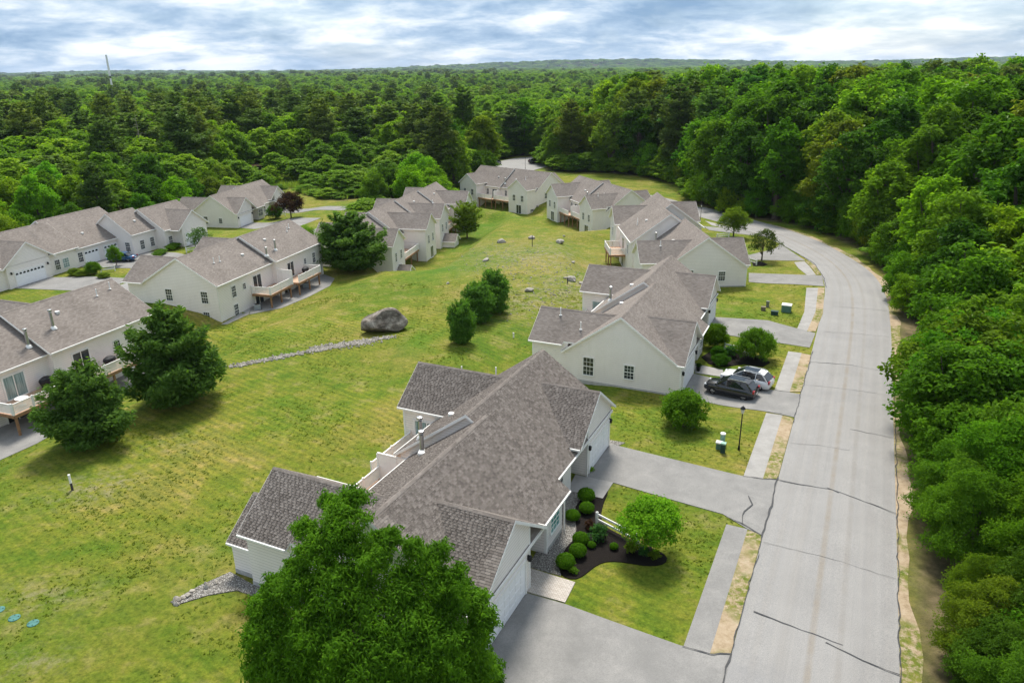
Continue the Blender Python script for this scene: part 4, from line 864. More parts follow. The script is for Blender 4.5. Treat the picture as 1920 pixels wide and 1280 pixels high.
def pine(seed, h, Rr, nleaf, leaf, low=.3, whorl=.9, dense=5, profile='old', width=.16):
    r = np.random.default_rng(seed); pts, nor, tin, td = [], [], [], []; tk = MB(); tr = .014 * h + .04
    tk.tube([(0, 0, -.3), (0, 0, h * .5), (0, 0, h * .98)], [tr * 1.2, tr * .75, tr * .1], 8)
    zs = np.arange(low * h, h * .99, whorl * (h / 24) ** .5 if profile == 'old' else whorl); br = []
    for z in zs:
        f = (z / h - low) / (1 - low)
        if profile == 'old': pr = (.50 + .60 * min(1, f * 3)) * (1 - f ** 1.6) ** .62 * r.uniform(.72, 1.12) + .10
        elif profile == 'cone2': pr = (1 - f ** 1.35) ** .8 * (.75 + .25 * min(1, f * 5)) + .05
        elif profile == 'cone': pr = (1 - f) ** .85 * (.78 + .22 * min(1, f * 5)) + .05
        else: pr = (1 - f ** 2.2) ** .62 * (.72 + .28 * min(1, f * 4)) + .04
        a0 = r.uniform(0, 6.28)
        for j in range(dense):
            a = a0 + 6.283 * j / dense + r.normal() * .25; L = Rr * pr * r.uniform(.62, 1.15); rise = (.10 + .55 * f) * L * r.uniform(.5, 1.4) + (.0 if profile == 'old' else .1 * L)
            br.append((z, a, L, rise))
    tot = sum(b[2] ** 1.3 for b in br)
    for z, a, L, rise in br:
        n = max(8, int(nleaf * L ** 1.3 / tot)); s = r.uniform(.18, 1.0, n) ** .8; ca, sa = math.cos(a), math.sin(a)
        wdt = L * width * (1.1 - .4 * s) * r.normal(size=n) * 1.1 + 0; th_ = r.normal(size=n) * L * .05 + np.abs(r.normal(size=n)) * .05 * L
        p = np.stack([ca * L * s - sa * wdt, sa * L * s + ca * wdt, z + rise * s ** 1.6 + th_], 1); pts.append(p)
        nn = unit_v(np.stack([ca * .35 * np.ones(n), sa * .35 * np.ones(n), np.ones(n)], 1) + r.normal(size=(n, 3)) * .55); nor.append(nn)
        td.append(np.stack([ca + r.normal(size=n) * .6, sa + r.normal(size=n) * .6, .35 + r.normal(size=n) * .45], 1)); tin.append(np.clip(r.uniform(.30, .68) + r.normal(size=n) * .18, 0, 1))
        if L > .25 * Rr: tk.tube([(0, 0, z), (ca * L * .8, sa * L * .8, z + rise * .7)], [tr * .25, tr * .06], 4, cap=False)
    pts, nor, td, tin = map(np.concatenate, (pts, nor, td, tin)); L = leaf * r.uniform(.7, 1.35, len(pts)); td = td - nor * (td * nor).sum(1)[:, None]
    return tk, leaf_quads(pts, nor, L, L * .38, r, 0, .3, td), tin
def tree_meshes(kind, args, leafm):
    tk, V, tin = (broadleaf if kind == 'b' else pine)(**args)
    return tk.mesh('trunk', M_BARK), np_mesh('crown', V, quads(len(V) // 4), leafm, tin)
def put_tree(name, meshes, xy, sc, rot, color, label, group=None, cat='tree', dz=0.0, z=None):
    zz = float(T(xy[0], xy[1])) if z is None else z
    e = empty(name, (xy[0], xy[1], zz + dz), rot, label, cat, group); e.scale = sc if isinstance(sc, tuple) else (sc,) * 3
    a = mesh_obj('trunk', meshes[0], e); b = mesh_obj('crown', meshes[1], e); b.color = (*color, 1); return e
PAL = dict(mid=(.098, .205, .016), lime=(.165, .300, .020), olive=(.142, .215, .022), dark=(.066, .155, .014), deep=(.050, .122, .014), blue=(.052, .140, .036), pine=(.090, .172, .034), pinel=(.118, .195, .034), yell=(.185, .265, .022), red=(.060, .032, .024))
def vary(c, r, s=.18): return tuple(max(.003, x * (1 + r.uniform(-s, s))) for x in c)

# ---- single trees that stand on their own
rr_ = random.Random(11)
LOB = [(770, 290, 90), (900, 270, 85), (860, 390, 125), (640, 430, 75), (690, 560, 120), (810, 500, 115), (1090, 480, 80), (1000, 610, 140), (1270, 590, 95), (1385, 545, 62), (1230, 520, 60), (565, 640, 65), (480, 760, 95), (415, 880, 100), (600, 790, 140), (780, 760, 160), (960, 850, 170), (1150, 760, 130), (1330, 720, 110), (1455, 715, 90), (1550, 850, 110), (1620, 925, 80), (1400, 900, 140), (1200, 950, 160), (385, 1000, 95), (500, 1000, 140), (700, 1000, 170), (900, 1050, 170), (1100, 1100, 170), (1350, 1080, 160), (1540, 1050, 115), (1600, 1190, 105), (420, 1180, 125), (600, 1200, 160), (800, 1220, 170), (1000, 1240, 170), (1200, 1240, 170), (1450, 1230, 150), (1670, 1240, 85), (700, 1420, 170), (1000, 1440, 180), (1300, 1420, 170), (500, 1380, 140), (1550, 1400, 140)]
hb_ = np.array(at(705, 1268, 3.6)); hb_[2] = float(T(hb_[0], hb_[1])); ax_d = (np.array([hb_[0], hb_[1], 5.0]) - np.array([0, 0, CAM_H])) @ _fw; rl_ = np.random.default_rng(8); LC, LR = [], []
for X_, Y_, r_ in LOB:
    px_, py_, rp_ = 360 + X_ / 2.977, 850 + Y_ / 2.977, r_ / 2.977; d_ = ray(px_, py_); base_ = np.array([0, 0, CAM_H]) + d_ * ax_d; rad_ = rp_ / FPX * ax_d
    e_ = min(1, math.hypot((px_ - 700) / 240, (py_ - 1190) / 270)); dep_ = 3.9 * math.sqrt(max(0, 1 - e_ * e_))
    for sg_ in ((-1, 1) if dep_ > 1.2 else (0,)):
        LC.append(base_ + d_ * (sg_ * dep_ * rl_.uniform(.55, 1.0)) - hb_); LR.append(rad_ * .93 * (1.0 if sg_ <= 0 else 1.1))
LC, LR = np.array(LC), np.array(LR); kp_ = LC[:, 2] > 1.0; LC, LR = LC[kp_], LR[kp_]
hero = tree_meshes('b', dict(seed=23, h=11.5, Rr=5.0, nleaf=125000, leaf=.125, K=40, low=.04, slim=.28, droop=.8, twig=.80, lobes=(LC, LR)), M_LEAF)
put_tree('broadleaf_tree', hero, (hb_[0], hb_[1]), (1, 1, 1), 0.0, (.078, .182, .013), 'large glossy leafed tree in the foreground, before the nearest house')
yp = [tree_meshes('p', dict(seed=31 + i, h=6.0, Rr=3.6, nleaf=24000, leaf=.18, low=.07, whorl=.46, dense=7, profile='cone2', width=.17), M_LEAF) for i in range(3)]
yq = [tree_meshes('p', dict(seed=36 + i, h=6.0, Rr=3.6, nleaf=13000, leaf=.26, low=.04, whorl=.44, dense=7, profile='young', width=.22), M_LEAF) for i in range(2)]
put_tree('pine_tree', yp[0], gnd(176, 830), (1.02, 1.02, 1.08), .3, PAL['pine'], 'spreading dark pine nearest the left edge, before the white deck')
put_tree('pine_tree', yp[1], gnd(336, 752), (1.32, 1.32, 1.48), 1.9, PAL['pine'], 'rounded dark pine between the left edge pine and the rubble drain')
put_tree('pine_tree', yp[2], gnd(660, 508), (1.72, 1.72, 1.55), 4.1, PAL['pine'], 'broad dark pine at the end of the deck house, hiding the terrace corner')
put_tree('pine_tree', yq[0], gnd(866, 643), (.46, .46, .74), 2.2, (.090, .195, .034), 'small pine nearest the boulder on the open lawn', 'young pines in a clump on the lawn')
put_tree('pine_tree', yq[1], gnd(897, 603), (.58, .58, .74), 3.0, (.095, .205, .036), 'middle pine of the clump of three on the lawn', 'young pines in a clump on the lawn')
put_tree('pine_tree', yq[0], gnd(926, 585), (.62, .62, .82), 5.0, (.095, .205, .036), 'rearmost pine of the clump of three on the lawn', 'young pines in a clump on the lawn')
st = [tree_meshes('b', dict(seed=41 + i, h=5.0, Rr=2.4, nleaf=11000, leaf=.105, K=30, low=.18, clump=.33), M_LEAF) for i in range(3)]
put_tree('broadleaf_tree', tree_meshes('p', dict(seed=52, h=7.2, Rr=3.4, nleaf=9000, leaf=.22, low=.22, whorl=.55, dense=6, profile='young', width=.2), M_LEAF), gnd(876, 447), 1.0, .4, PAL['olive'], 'airy green tree standing beside the stepped terrace wing')
rt = tree_meshes('b', dict(seed=61, h=3.5, Rr=1.75, nleaf=15000, leaf=.075, K=40, low=.28, clump=.34, slim=.6), M_LEAF)
put_tree('ornamental_tree', rt, W(37.6, -9.0), (1, 1, 1), .2, (.150, .320, .020), 'round lime green tree in the mulch bed by the white fence')
bu = tree_meshes('b', dict(seed=62, h=3.1, Rr=1.75, nleaf=15000, leaf=.085, K=40, low=.02, clump=.36), M_LEAF)
put_tree('bush', bu, W(55.6, -11.2), (1.05, 1.05, 1.0), 1.2, PAL['mid'], 'big rounded dark green bush on the lawn between the drives', cat='bush')
wp = tree_meshes('b', dict(seed=63, h=3.0, Rr=1.75, nleaf=14000, leaf=.09, K=44, low=.10, clump=.32, slim=.32, droop=1.6), M_LEAF)
put_tree('ornamental_tree', wp, gnd(1413, 674), (1.12, 1.12, 1.05), .5, PAL['mid'], 'mop headed weeping tree in the mulch bed by the parked cars')
put_tree('bush', bu, gnd(1341, 652), (.80, .80, .85), 2.2, (.085, .17, .010), 'tall yellow green bush against the second house entry', cat='bush')
put_tree('bush', bu, gnd(1346, 672), (.42, .42, .42), .4, (.05, .14, .010), 'upper of two low clipped shrubs before the entry', cat='bush')
put_tree('bush', bu, gnd(1350, 684), (.50, .50, .36), 3.4, (.045, .125, .009), 'lower of two low clipped shrubs before the entry', cat='bush')
sp = tree_meshes('b', dict(seed=64, h=5.0, Rr=2.5, nleaf=3800, leaf=.11, K=40, low=.22, clump=.24), M_LEAF)
put_tree('broadleaf_tree', st[0], gnd(1375, 445), (1.08, 1.08, 1.05), 0, PAL['olive'], 'dense small street tree by the white rail near the road bend')
put_tree('broadleaf_tree', sp, gnd(1428, 489), (1.0, 1.0, 1.0), 1.0, (.075, .11, .03), 'thin sparse street tree beside the curved driveway')
put_tree('broadleaf_tree', st[1], gnd(546, 409), (1.3, 1.3, 1.15), 2.0, PAL['red'], 'dark reddish purple tree before the far garage')
put_tree('bush', bu, gnd(517, 410), (1.0, 1.0, 1.0), .7, PAL['dark'], 'dark green bush left of the reddish tree', cat='bush')
put_tree('broadleaf_tree', sp, gnd(376, 473), (.78, .78, .85), 2.5, (.09, .17, .05), 'pale thin tree before the arched garage door at the hedge')
put_tree('broadleaf_tree', st[2], gnd(219, 498), (.50, .50, .62), 1.5, PAL['mid'], 'small green tree standing in front of the blue car')
put_tree('broadleaf_tree', st[0], gnd(572, 470), (.9, .9, .85), 1.5, PAL['lime'], 'lime green tree behind the deck house ridge, beside the broad pine')
for (px, py), s_, lb in (((176, 514), (.62, .62, .62), 'round dark shrub left of the far white rail fence'), ((140, 516), (.5, .5, .35), 'low yellow green shrub at the far left entry'), ((158, 517), (.7, .5, .30), 'low spreading shrub before the far left house'), ((195, 521), (.5, .5, .25), 'low planting under the far white rail fence'),
                         ((300, 478), (1.1, .5, .28), 'long low hedge before the far entry, nearer strip'), ((325, 467), (.9, .6, .33), 'long low hedge before the far entry, farther strip'), ((112, 508), (.35, .35, .6), 'small upright shrub beside the far left garage')):
    put_tree('bush', bu, gnd(px, py), s_, px, PAL['mid'] if 'dark' in lb or 'hedge' in lb else PAL['olive'], lb, cat='bush')
# clipped box balls in the mulch bed
def box_ball(seed):
    r = np.random.default_rng(seed); d = rnd_dirs(3000, r); d[:, 2] = np.where(d[:, 2] < -.3, -d[:, 2], d[:, 2]); rad = .5 + .03 * r.normal(size=3000)
    P_ = d * rad[:, None] * np.array([1, 1, .86]) + np.array([0, 0, .40]); V = leaf_quads(P_, unit_v(d + r.normal(size=(3000, 3)) * .4), .045, .03, r)
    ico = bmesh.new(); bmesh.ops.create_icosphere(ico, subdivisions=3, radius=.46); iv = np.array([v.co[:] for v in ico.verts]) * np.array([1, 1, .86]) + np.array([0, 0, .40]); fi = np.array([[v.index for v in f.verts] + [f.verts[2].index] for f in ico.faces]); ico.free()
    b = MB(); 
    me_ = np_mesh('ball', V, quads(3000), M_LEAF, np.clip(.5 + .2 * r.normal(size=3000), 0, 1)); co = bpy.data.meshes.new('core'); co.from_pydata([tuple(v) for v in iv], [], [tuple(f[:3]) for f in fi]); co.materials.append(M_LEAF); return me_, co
bb, bc = box_ball(3)
for px, py, dpx, lb in ((1099, 938, 30, 'farthest box ball by the front walk of the nearest house'), (1100, 961, 26, 'second box ball from the front walk, inner line'), (1073, 975, 26, 'box ball nearest the crushed stone in the farther group of three'), (1088, 1019, 28, 'farthest box ball of the nearer group of three'), (1083, 1042, 30, 'middle box ball of the nearer group of three'), (1060, 1063, 33, 'nearest and largest box ball, by the brick walk'), (1109, 1026, 15, 'small round shrub beside the fence end post'), (1151, 1029, 15, 'small round shrub under the middle of the white fence')):
    q = gnd(px, py); s_ = dpx / 1385 * math.hypot(math.hypot(q[0], q[1]), CAM_H) * .98
    o = empty('box_shrub', (q[0], q[1], float(T(*q)) + .02), px, lb, 'shrub', 'clipped round shrubs in the mulch bed'); o.scale = (s_, s_, s_ * .92)
    a_ = mesh_obj('foliage', bb, o); a_.color = (.075, .180, .011, 1); a_ = mesh_obj('shaded_core', bc, o); a_.color = (.030, .085, .006, 1)  # opaque core, its green darkened to paint in the shade behind the leaves
sp2 = tree_meshes('b', dict(seed=66, h=.7, Rr=.42, nleaf=500, leaf=.07, K=14, low=.0, clump=.4), M_LEAF)
for i, (px, py, s_, c_, lb) in enumerate(((1183, 1035, 1.0, 'olive', 'small leafy plant right of the fence in the mulch'), (1208, 1041, .8, 'blue', 'small dark plant at the mulch bed tip'), (1228, 1046, .8, 'olive', 'last small plant at the mulch bed tip'), (1122, 1010, 1.35, 'blue', 'bluish leafy plant climbing the fence end post'), (1105, 990, .8, 'red', 'reddish low plant between the box balls'), (1074, 1074, .6, 'mid', 'small weed at the mulch bed edge'), (1108, 884, .55, 'lime', 'small potted plant at the second garage corner'), (1371, 668, 1.6, 'blue', 'grey green plant under the white rail by the cars'))):
    put_tree('plant', sp2, gnd(px, py), s_, i, PAL[c_], lb, cat='plant')

# ---- the woods
bigm = [tree_meshes('b', dict(seed=71 + i, h=20, Rr=5.2, nleaf=8600, leaf=.33, K=44, low=.10 + .05 * (i % 3), clump=.30, slim=.58), M_LEAF) for i in range(5)]
midm = [tree_meshes('b', dict(seed=81 + i, h=9, Rr=3.2, nleaf=9000, leaf=.17, K=40, low=.03 + .05 * (i % 2), clump=.31, slim=.55), M_LEAF) for i in range(4)]
finm = [tree_meshes('b', dict(seed=86 + i, h=9, Rr=3.2, nleaf=34000, leaf=.088, K=46, low=.03, clump=.28, slim=.45, droop=.5), M_LEAF) for i in range(3)]
pinm = [tree_meshes('p', dict(seed=91 + i, h=24, Rr=5.2, nleaf=8500, leaf=.44, low=.22, whorl=1.15, dense=5, profile='old', width=.22), M_LEAF) for i in range(4)]
dead = []
for i in range(2):
    r = np.random.default_rng(300 + i); b = MB(); b.tube([(0, 0, -.3), (.1, .1, 8), (.1, -.1, 17)], [.22, .14, .03], 6)
    for k in range(40):
        z = r.uniform(6, 16.5); a = r.uniform(0, 6.28); L = r.uniform(.6, 2.6) * (1.3 - z / 20); m_ = (math.cos(a) * L * .5, math.sin(a) * L * .5, z + .15 * L); b.tube([(0, 0, z), m_, (math.cos(a + .2) * L, math.sin(a + .2) * L, z + .05 * L)], [.045, .03, .012], 4, cap=False)
    dead.append(b.mesh('dead_wood', simple('dead_bark', (.23, .20, .17), .95, var=.2, scale=6)))
rng = np.random.default_rng(2024)
def jgrid(y0, y1, sp, xmax=None):
    out = []
    for y in np.arange(y0, y1, sp):
        hw = min(9000, .78 * y + 26); xs_ = np.arange(-hw, hw, sp); out.append(np.stack([xs_ + rng.uniform(-.45, .45, len(xs_)) * sp, np.full(len(xs_), y) + rng.uniform(-.45, .45, len(xs_)) * sp], 1))
    return np.vstack(out)
near = jgrid(12, 300, 4.2); edge_n = 0
ed = []
for u in np.arange(8, 84, 2.3): ed.append(W(u + rng.uniform(-.7, .7), 7.3 + rng.uniform(0, 1.2)))
for u in np.arange(8, 84, 2.9): ed.append(W(u + rng.uniform(-.9, .9), 10.2 + rng.uniform(-1, 1.2)))
closed = np.vstack([DEV, DEV[:1]])
for k in range(3, len(DEV) - 5):                       # shrubby edge all round the clearing
    a_, b_ = closed[k], closed[k + 1]; e_ = b_ - a_; L_ = np.hypot(*e_); nn_ = np.array([-e_[1], e_[0]]) / L_
    for s0 in np.arange(0, L_, 2.2): ed.append(a_ + e_ * (s0 / L_) + nn_ * rng.uniform(1.2, 3.6))
ed = np.array(ed); edge_n = len(ed); near = np.vstack([ed, near]); sd = poly_dist(near, DEV)
WET = gnd(640, 345)
def wet(p): return np.exp(-((p[:, 0] - WET[0]) / 34) ** 2 - ((p[:, 1] - WET[1]) / 34) ** 2)
isedge = np.arange(len(near)) < edge_n
keep = (sd < np.where(isedge, -.9, -2.2)) & ~((wet(near) > .35) & (rng.uniform(size=len(near)) < .72)); near, sd, isedge = near[keep], sd[keep], isedge[keep]
x, y = near[:, 0], near[:, 1]; w_ = wet(near)
depth = -sd; right = x > .10 * y + 8
front = np.where(right, np.interp(y, [20, 45, 65, 85, 110, 150, 300], [5.5, 7.0, 10, 13.5, 17, 19.5, 20.5]), np.interp(y, [0, 120, 200, 240, 300], [8, 9, 10, 13.5, 15.5]))
hh = front + np.clip((depth - 4) * .35, -1.2, np.where(right, 6, 2.5)) ; hh *= rng.uniform(.80, 1.18, len(x)); hh = np.where(isedge & (y > 60), np.minimum(12.0, hh * rng.uniform(.28, .60, len(x))), hh); hh = hh * (1 - .62 * w_)
ispine = rng.uniform(size=len(x)) < np.where(right, .06 + .18 * (y > 200), np.where((y > 225) & (x < -50) & (depth > 18), .16, .04)) * (1 - w_)
ispine &= ~(right & (y < 130))
hh = np.where(ispine, np.maximum(hh, np.where(y > 200, 23, 13) * rng.uniform(.85, 1.15, len(x))), hh)
space = np.where(hh > 15, 7.6, np.where(hh > 11, 6.2, 4.9)); space = np.where(isedge, 2.2, space * .92); ispine &= ~isedge; ispine &= ~(right & (y < 130)); hh = np.where(right & (y < 62), np.minimum(hh * 1.15, 7.0 + .07 * y), hh)
order = np.argsort(-(hh / np.hypot(x, y)) + rng.normal(size=len(x)) * .01); sel = []
cell = {}
for i in order:
    c_ = (int(x[i] // 9), int(y[i] // 9)); ok = True
    for a in (-1, 0, 1):
        for b in (-1, 0, 1):
            for j in cell.get((c_[0] + a, c_[1] + b), ()):
                if (x[i] - x[j]) ** 2 + (y[i] - y[j]) ** 2 < (1.7 if isedge[i] != isedge[j] else .5 * (space[i] + space[j])) ** 2: ok = False
    if ok: cell.setdefault(c_, []).append(i); sel.append(i)
sel = np.array(sel)
# which show most: height over distance, first ranks first
dist = np.hypot(x, y); az = np.arctan2(x, y); tops = T(x, y) + hh
show = (hh / dist) * np.where(depth < 9, 1.5, np.where(depth < 22, 1.0, .55)) * np.where(np.abs(az) < R(36.5), 1, .05) + np.where(((dist < 72) & (np.abs(az) < R(41))) | (dist < 46), 9, 0)
sel = sel[np.argsort(-show[sel])]
NEARN = 292
def zone(i):
    if right[i]: return 'beside the near road' if y[i] < 62 else 'outside the road bend' if y[i] < 150 else 'above the meadow'
    return 'by the wetland' if w_[i] > .3 else 'behind the far left houses' if x[i] < -55 else 'behind the turning place'
ORD = 'first second third fourth fifth sixth seventh eighth ninth tenth eleventh twelfth thirteenth fourteenth fifteenth sixteenth seventeenth eighteenth nineteenth'.split()
TENS = {2: 'twent', 3: 'thirt', 4: 'fort', 5: 'fift', 6: 'sixt', 7: 'sevent', 8: 'eight', 9: 'ninet'}
def ordn(n): return ORD[n - 1] if n < 20 else TENS[n // 10] + ('ieth' if n % 10 == 0 else 'y-' + ORD[n % 10 - 1])
pick = []
for q, i in enumerate(sel[:NEARN]):
    rank = 'front' if depth[i] < 9 else 'second' if depth[i] < 20 else 'rear'
    if ispine[i]: cn = 'pine' if q % 3 else 'pinel'; word = 'tall pine'
    else:
        cn = rng.choice(['mid', 'lime', 'olive', 'lime', 'mid', 'yell']) if w_[i] > .25 else rng.choice(['mid', 'mid', 'dark', 'mid', 'mid', 'olive']) if right[i] and y[i] <= 62 else rng.choice(['mid', 'lime', 'olive', 'dark', 'mid', 'yell', 'mid', 'lime']) if not (right[i] and 62 < y[i] < 300) else rng.choice(['mid', 'dark', 'dark', 'deep', 'mid', 'olive', 'lime'])
        word = dict(mid='green', lime='bright green', olive='olive green', dark='dark green', deep='deep green', yell='yellow green')[cn] + ' broadleaf tree'
    pick.append((i, rank, cn, word, zone(i)))
seq = {}
for i, rank, cn, word, z_ in pick: seq.setdefault((word, rank, z_), []).append(i)
for v_ in seq.values(): v_.sort(key=lambda j: az[j])
for q, (i, rank, cn, word, z_) in enumerate(pick):
    rot = rng.uniform(0, 6.28); grp = seq[(word, rank, z_)]; k_ = grp.index(i) + 1
    lb = f'{word} {z_}, {rank} rank' + (f', {ordn(k_)} such from left' if len(grp) > 1 else '')
    if ispine[i]:
        s_ = hh[i] / 24; put_tree('pine_tree', pinm[q % 4], (x[i], y[i]), (s_ * 1.1, s_ * 1.1, s_), rot, vary(PAL[cn], rr_, .2), lb, 'wood pines ' + z_); continue
    if hh[i] > 12.5 and dist[i] > 80: m_ = bigm[q % 5]; s_ = hh[i] / 20; wx = s_ * rng.uniform(.95, 1.2)
    else: m_ = finm[q % 3] if dist[i] < 52 else midm[q % 4]; s_ = hh[i] / 9; wx = s_ * rng.uniform(.95, 1.25)
    put_tree('broadleaf_tree', m_, (x[i], y[i]), (wx, wx, s_), rot, vary(PAL[cn], rr_, .15), lb, dz=-(.15 if isedge[i] else .09 if depth[i] < 9 else 0) * hh[i], group='wood broadleaf trees ' + z_)
# bare dead trees in the pine wood, left
for (px, py), h_, lb in (((262, 260), 1.0, 'bare grey dead tree in the left pine wood, nearer the mast'), ((60, 230), .9, 'bare grey dead tree in the left pine wood, nearest the edge'), ((545, 205), 1.0, 'bare grey dead tree right of the big left pines'), ((1195, 215), .95, 'bare forked dead tree above the meadow wood')):
    q = at(px, py, 10.0); e = empty('dead_tree', (q[0], q[1], float(T(q[0], q[1]))), px, lb, 'tree'); e.scale = (1.2, 1.2, h_ * 1.25); mesh_obj('trunk', dead[px % 2], e)
# everything farther back reads as one mass
rest = sel[NEARN:]
pts = [np.stack([x[rest], y[rest], hh[rest], ispine[rest], np.where(isedge[rest], .15, np.where(depth[rest] < 9, .09, 0))], 1)]
for y0, y1, sp_ in ((300, 520, 8.2), (520, 900, 10.5), (900, 1700, 16), (1700, 3400, 26), (3400, 9500, 75)):
    p = jgrid(y0, y1, sp_); n = len(p); far = sstep(900, 3000, p[:, 1]); hill_r = (p[:, 0] > 90) & (p[:, 1] < 800)
    ip = rng.uniform(size=n) < np.where(hill_r, .10, np.where((p[:, 0] < -45) & (p[:, 1] < 520), .13, .06)); h_ = np.where(ip, np.where(p[:, 0] < -45, 22, 19), 15.5) * rng.uniform(.62, 1.25, n) * (1 + .35 * far) * np.where(hill_r, .9, 1)
    pts.append(np.stack([p[:, 0], p[:, 1], h_, ip, np.zeros(n)], 1))
pts = np.vstack(pts)
tower_xy = (-324.0, 640.0)
pts = pts[(pts[:, 0] - tower_xy[0]) ** 2 + (pts[:, 1] - tower_xy[1]) ** 2 > 64]
src = bpy.data.collections.new('forest_sources')
def src_obj(nm_, mesh): o = bpy.data.objects.new(nm_, mesh); src.objects.link(o); return o
def joined(kind, args, lm):
    tk, V, tin = (broadleaf if kind == 'b' else pine)(**args); return np_mesh('far_tree', V, quads(len(V) // 4), lm, tin)
NB, NP, NBF, NPF = 4, 3, 4, 3
for i in range(NB): src_obj('a%d' % i, joined('b', dict(seed=171 + i, h=20, Rr=5.3, nleaf=6000, leaf=.40, K=40, low=.12, clump=.30, slim=.6), M_LEAFFAR))
for i in range(NP): src_obj('b%d' % i, joined('p', dict(seed=181 + i, h=24, Rr=5.2, nleaf=6000, leaf=.52, low=.22, whorl=1.2, dense=5, profile='old', width=.22), M_NEEDFAR))
for i in range(NBF): src_obj('c%d' % i, joined('b', dict(seed=191 + i, h=20, Rr=5.6, nleaf=2000, leaf=.68, K=34, low=.2, clump=.34, slim=.65), M_LEAFFAR))
for i in range(NPF): src_obj('d%d' % i, joined('p', dict(seed=201 + i, h=24, Rr=5.2, nleaf=1900, leaf=.85, low=.25, whorl=1.5, dense=5, profile='old', width=.24), M_NEEDFAR))
fx, fy, fh, fp, fs = pts.T; n = len(fx); dfar = np.hypot(fx, fy); isf = dfar > 480
idx = np.where(fp > .5, np.where(isf, NB + NP + NBF + rng.integers(0, NPF, n), NB + rng.integers(0, NP, n)), np.where(isf, NB + NP + rng.integers(0, NBF, n), rng.integers(0, NB, n)))
s_ = fh / np.where(fp > .5, 24, 20); wid = (s_ * .6 + .4) * rng.uniform(1.0, 1.6, n) * (1 + 1.1 * sstep(900, 3000, dfar) + 3.0 * sstep(3300, 4200, dfar))
pm = bpy.data.meshes.new('forest'); pm.vertices.add(n); pm.vertices.foreach_set('co', np.stack([fx, fy, T(fx, fy) - .3 - fs * fh], 1).astype(np.float32).ravel())
a = pm.attributes.new('idx', 'INT', 'POINT'); a.data.foreach_set('value', idx.astype(np.int32))
a = pm.attributes.new('rotv', 'FLOAT_VECTOR', 'POINT'); a.data.foreach_set('vector', np.stack([np.zeros(n), np.zeros(n), rng.uniform(0, 6.28, n)], 1).astype(np.float32).ravel())
a = pm.attributes.new('sclv', 'FLOAT_VECTOR', 'POINT'); a.data.foreach_set('vector', np.stack([wid, wid, s_], 1).astype(np.float32).ravel())
forest = mesh_obj('forest', pm); tag(forest, 'mixed woodland of broadleaf trees and pines reaching to the horizon', 'forest', kind='stuff')
ng = bpy.data.node_groups.new('forest', 'GeometryNodeTree'); ng.interface.new_socket('Geometry', in_out='INPUT', socket_type='NodeSocketGeometry'); ng.interface.new_socket('Geometry', in_out='OUTPUT', socket_type='NodeSocketGeometry')
gi, go = ng.nodes.new('NodeGroupInput'), ng.nodes.new('NodeGroupOutput'); ci = ng.nodes.new('GeometryNodeCollectionInfo'); ci.inputs['Collection'].default_value = src; ci.inputs['Separate Children'].default_value = True; ci.inputs['Reset Children'].default_value = True
ip = ng.nodes.new('GeometryNodeInstanceOnPoints'); ip.inputs['Pick Instance'].default_value = True
def named(nm_, typ): q = ng.nodes.new('GeometryNodeInputNamedAttribute'); q.data_type = typ; q.inputs['Name'].default_value = nm_; return q.outputs['Attribute']
lk = ng.links.new; lk(gi.outputs[0], ip.inputs['Points']); lk(ci.outputs[0], ip.inputs['Instance']); lk(named('idx', 'INT'), ip.inputs['Instance Index'])
er = ng.nodes.new('FunctionNodeEulerToRotation'); lk(named('rotv', 'FLOAT_VECTOR'), er.inputs[0]); lk(er.outputs[0], ip.inputs['Rotation']); lk(named('sclv', 'FLOAT_VECTOR'), ip.inputs['Scale']); lk(ip.outputs[0], go.inputs[0])
forest.modifiers.new('forest', 'NODES').node_group = ng
print('TREES near', min(NEARN, len(sel)), 'rest', len(rest), 'forest pts', n)

# ---- grass tufts on the nearer lawns
tr_ = np.random.default_rng(77); NT_ = 60000
tx = tr_.uniform(-62, 42, NT_ * 2); ty = 16 + 90 * tr_.uniform(0, 1, NT_ * 2) ** 1.35
P2 = np.stack([tx, ty], 1); ok = (poly_dist(P2, DEV) > .4) & (np.abs(tx) < .80 * ty + 4)
for pv_ in PAVED:
    lo, hi = pv_.min(0) - .2, pv_.max(0) + .2; m_ = (tx > lo[0]) & (tx < hi[0]) & (ty > lo[1]) & (ty < hi[1]); jj = np.where(m_ & ok)[0]
    if len(jj): ok[jj] &= poly_dist(P2[jj], pv_) < -.05
for bk, uu0, uu1, vv0, vv1 in (('B1', -.1, 24.8, -9.0, 5.9), ('B2', -.1, 24.8, -9, 5.9), ('L1', -4, 25, -6, 8.5), ('L2', 0, 25, -6, 8.5), ('B3', 0, 13, -9, 6)):
    D_, N_ = heading(bk); ox, oy = BLD[bk][:2]; u_ = (tx - ox) * D_[0] + (ty - oy) * D_[1]; v_ = (tx - ox) * N_[0] + (ty - oy) * N_[1]; ok &= ~((u_ > uu0) & (u_ < uu1) & (v_ > vv0) & (v_ < vv1))
us = tx * math.sin(_TH) + ty * math.cos(_TH); vs_ = tx * math.cos(_TH) - ty * math.sin(_TH); ok &= ~((vs_ > -3.2) & (us < 80)); _rp = np.vstack([RL[:140:3], RR[:140:3][::-1]]); jj = np.where(ok)[0]; ok[jj] &= poly_dist(P2[jj], _rp) < -.2
from mathutils import noise as _mn
dn_ = np.array([_mn.noise((a_ * .16, b_ * .16, 3.3)) + .6 * _mn.noise((a_ * .6, b_ * .6, 9.1)) for a_, b_ in P2]); ok &= tr_.uniform(-.15, .85, len(tx)) < dn_
tx, ty, dn_ = tx[ok][:NT_], ty[ok][:NT_], dn_[ok][:NT_]; n = len(tx); tz = T(tx, ty)
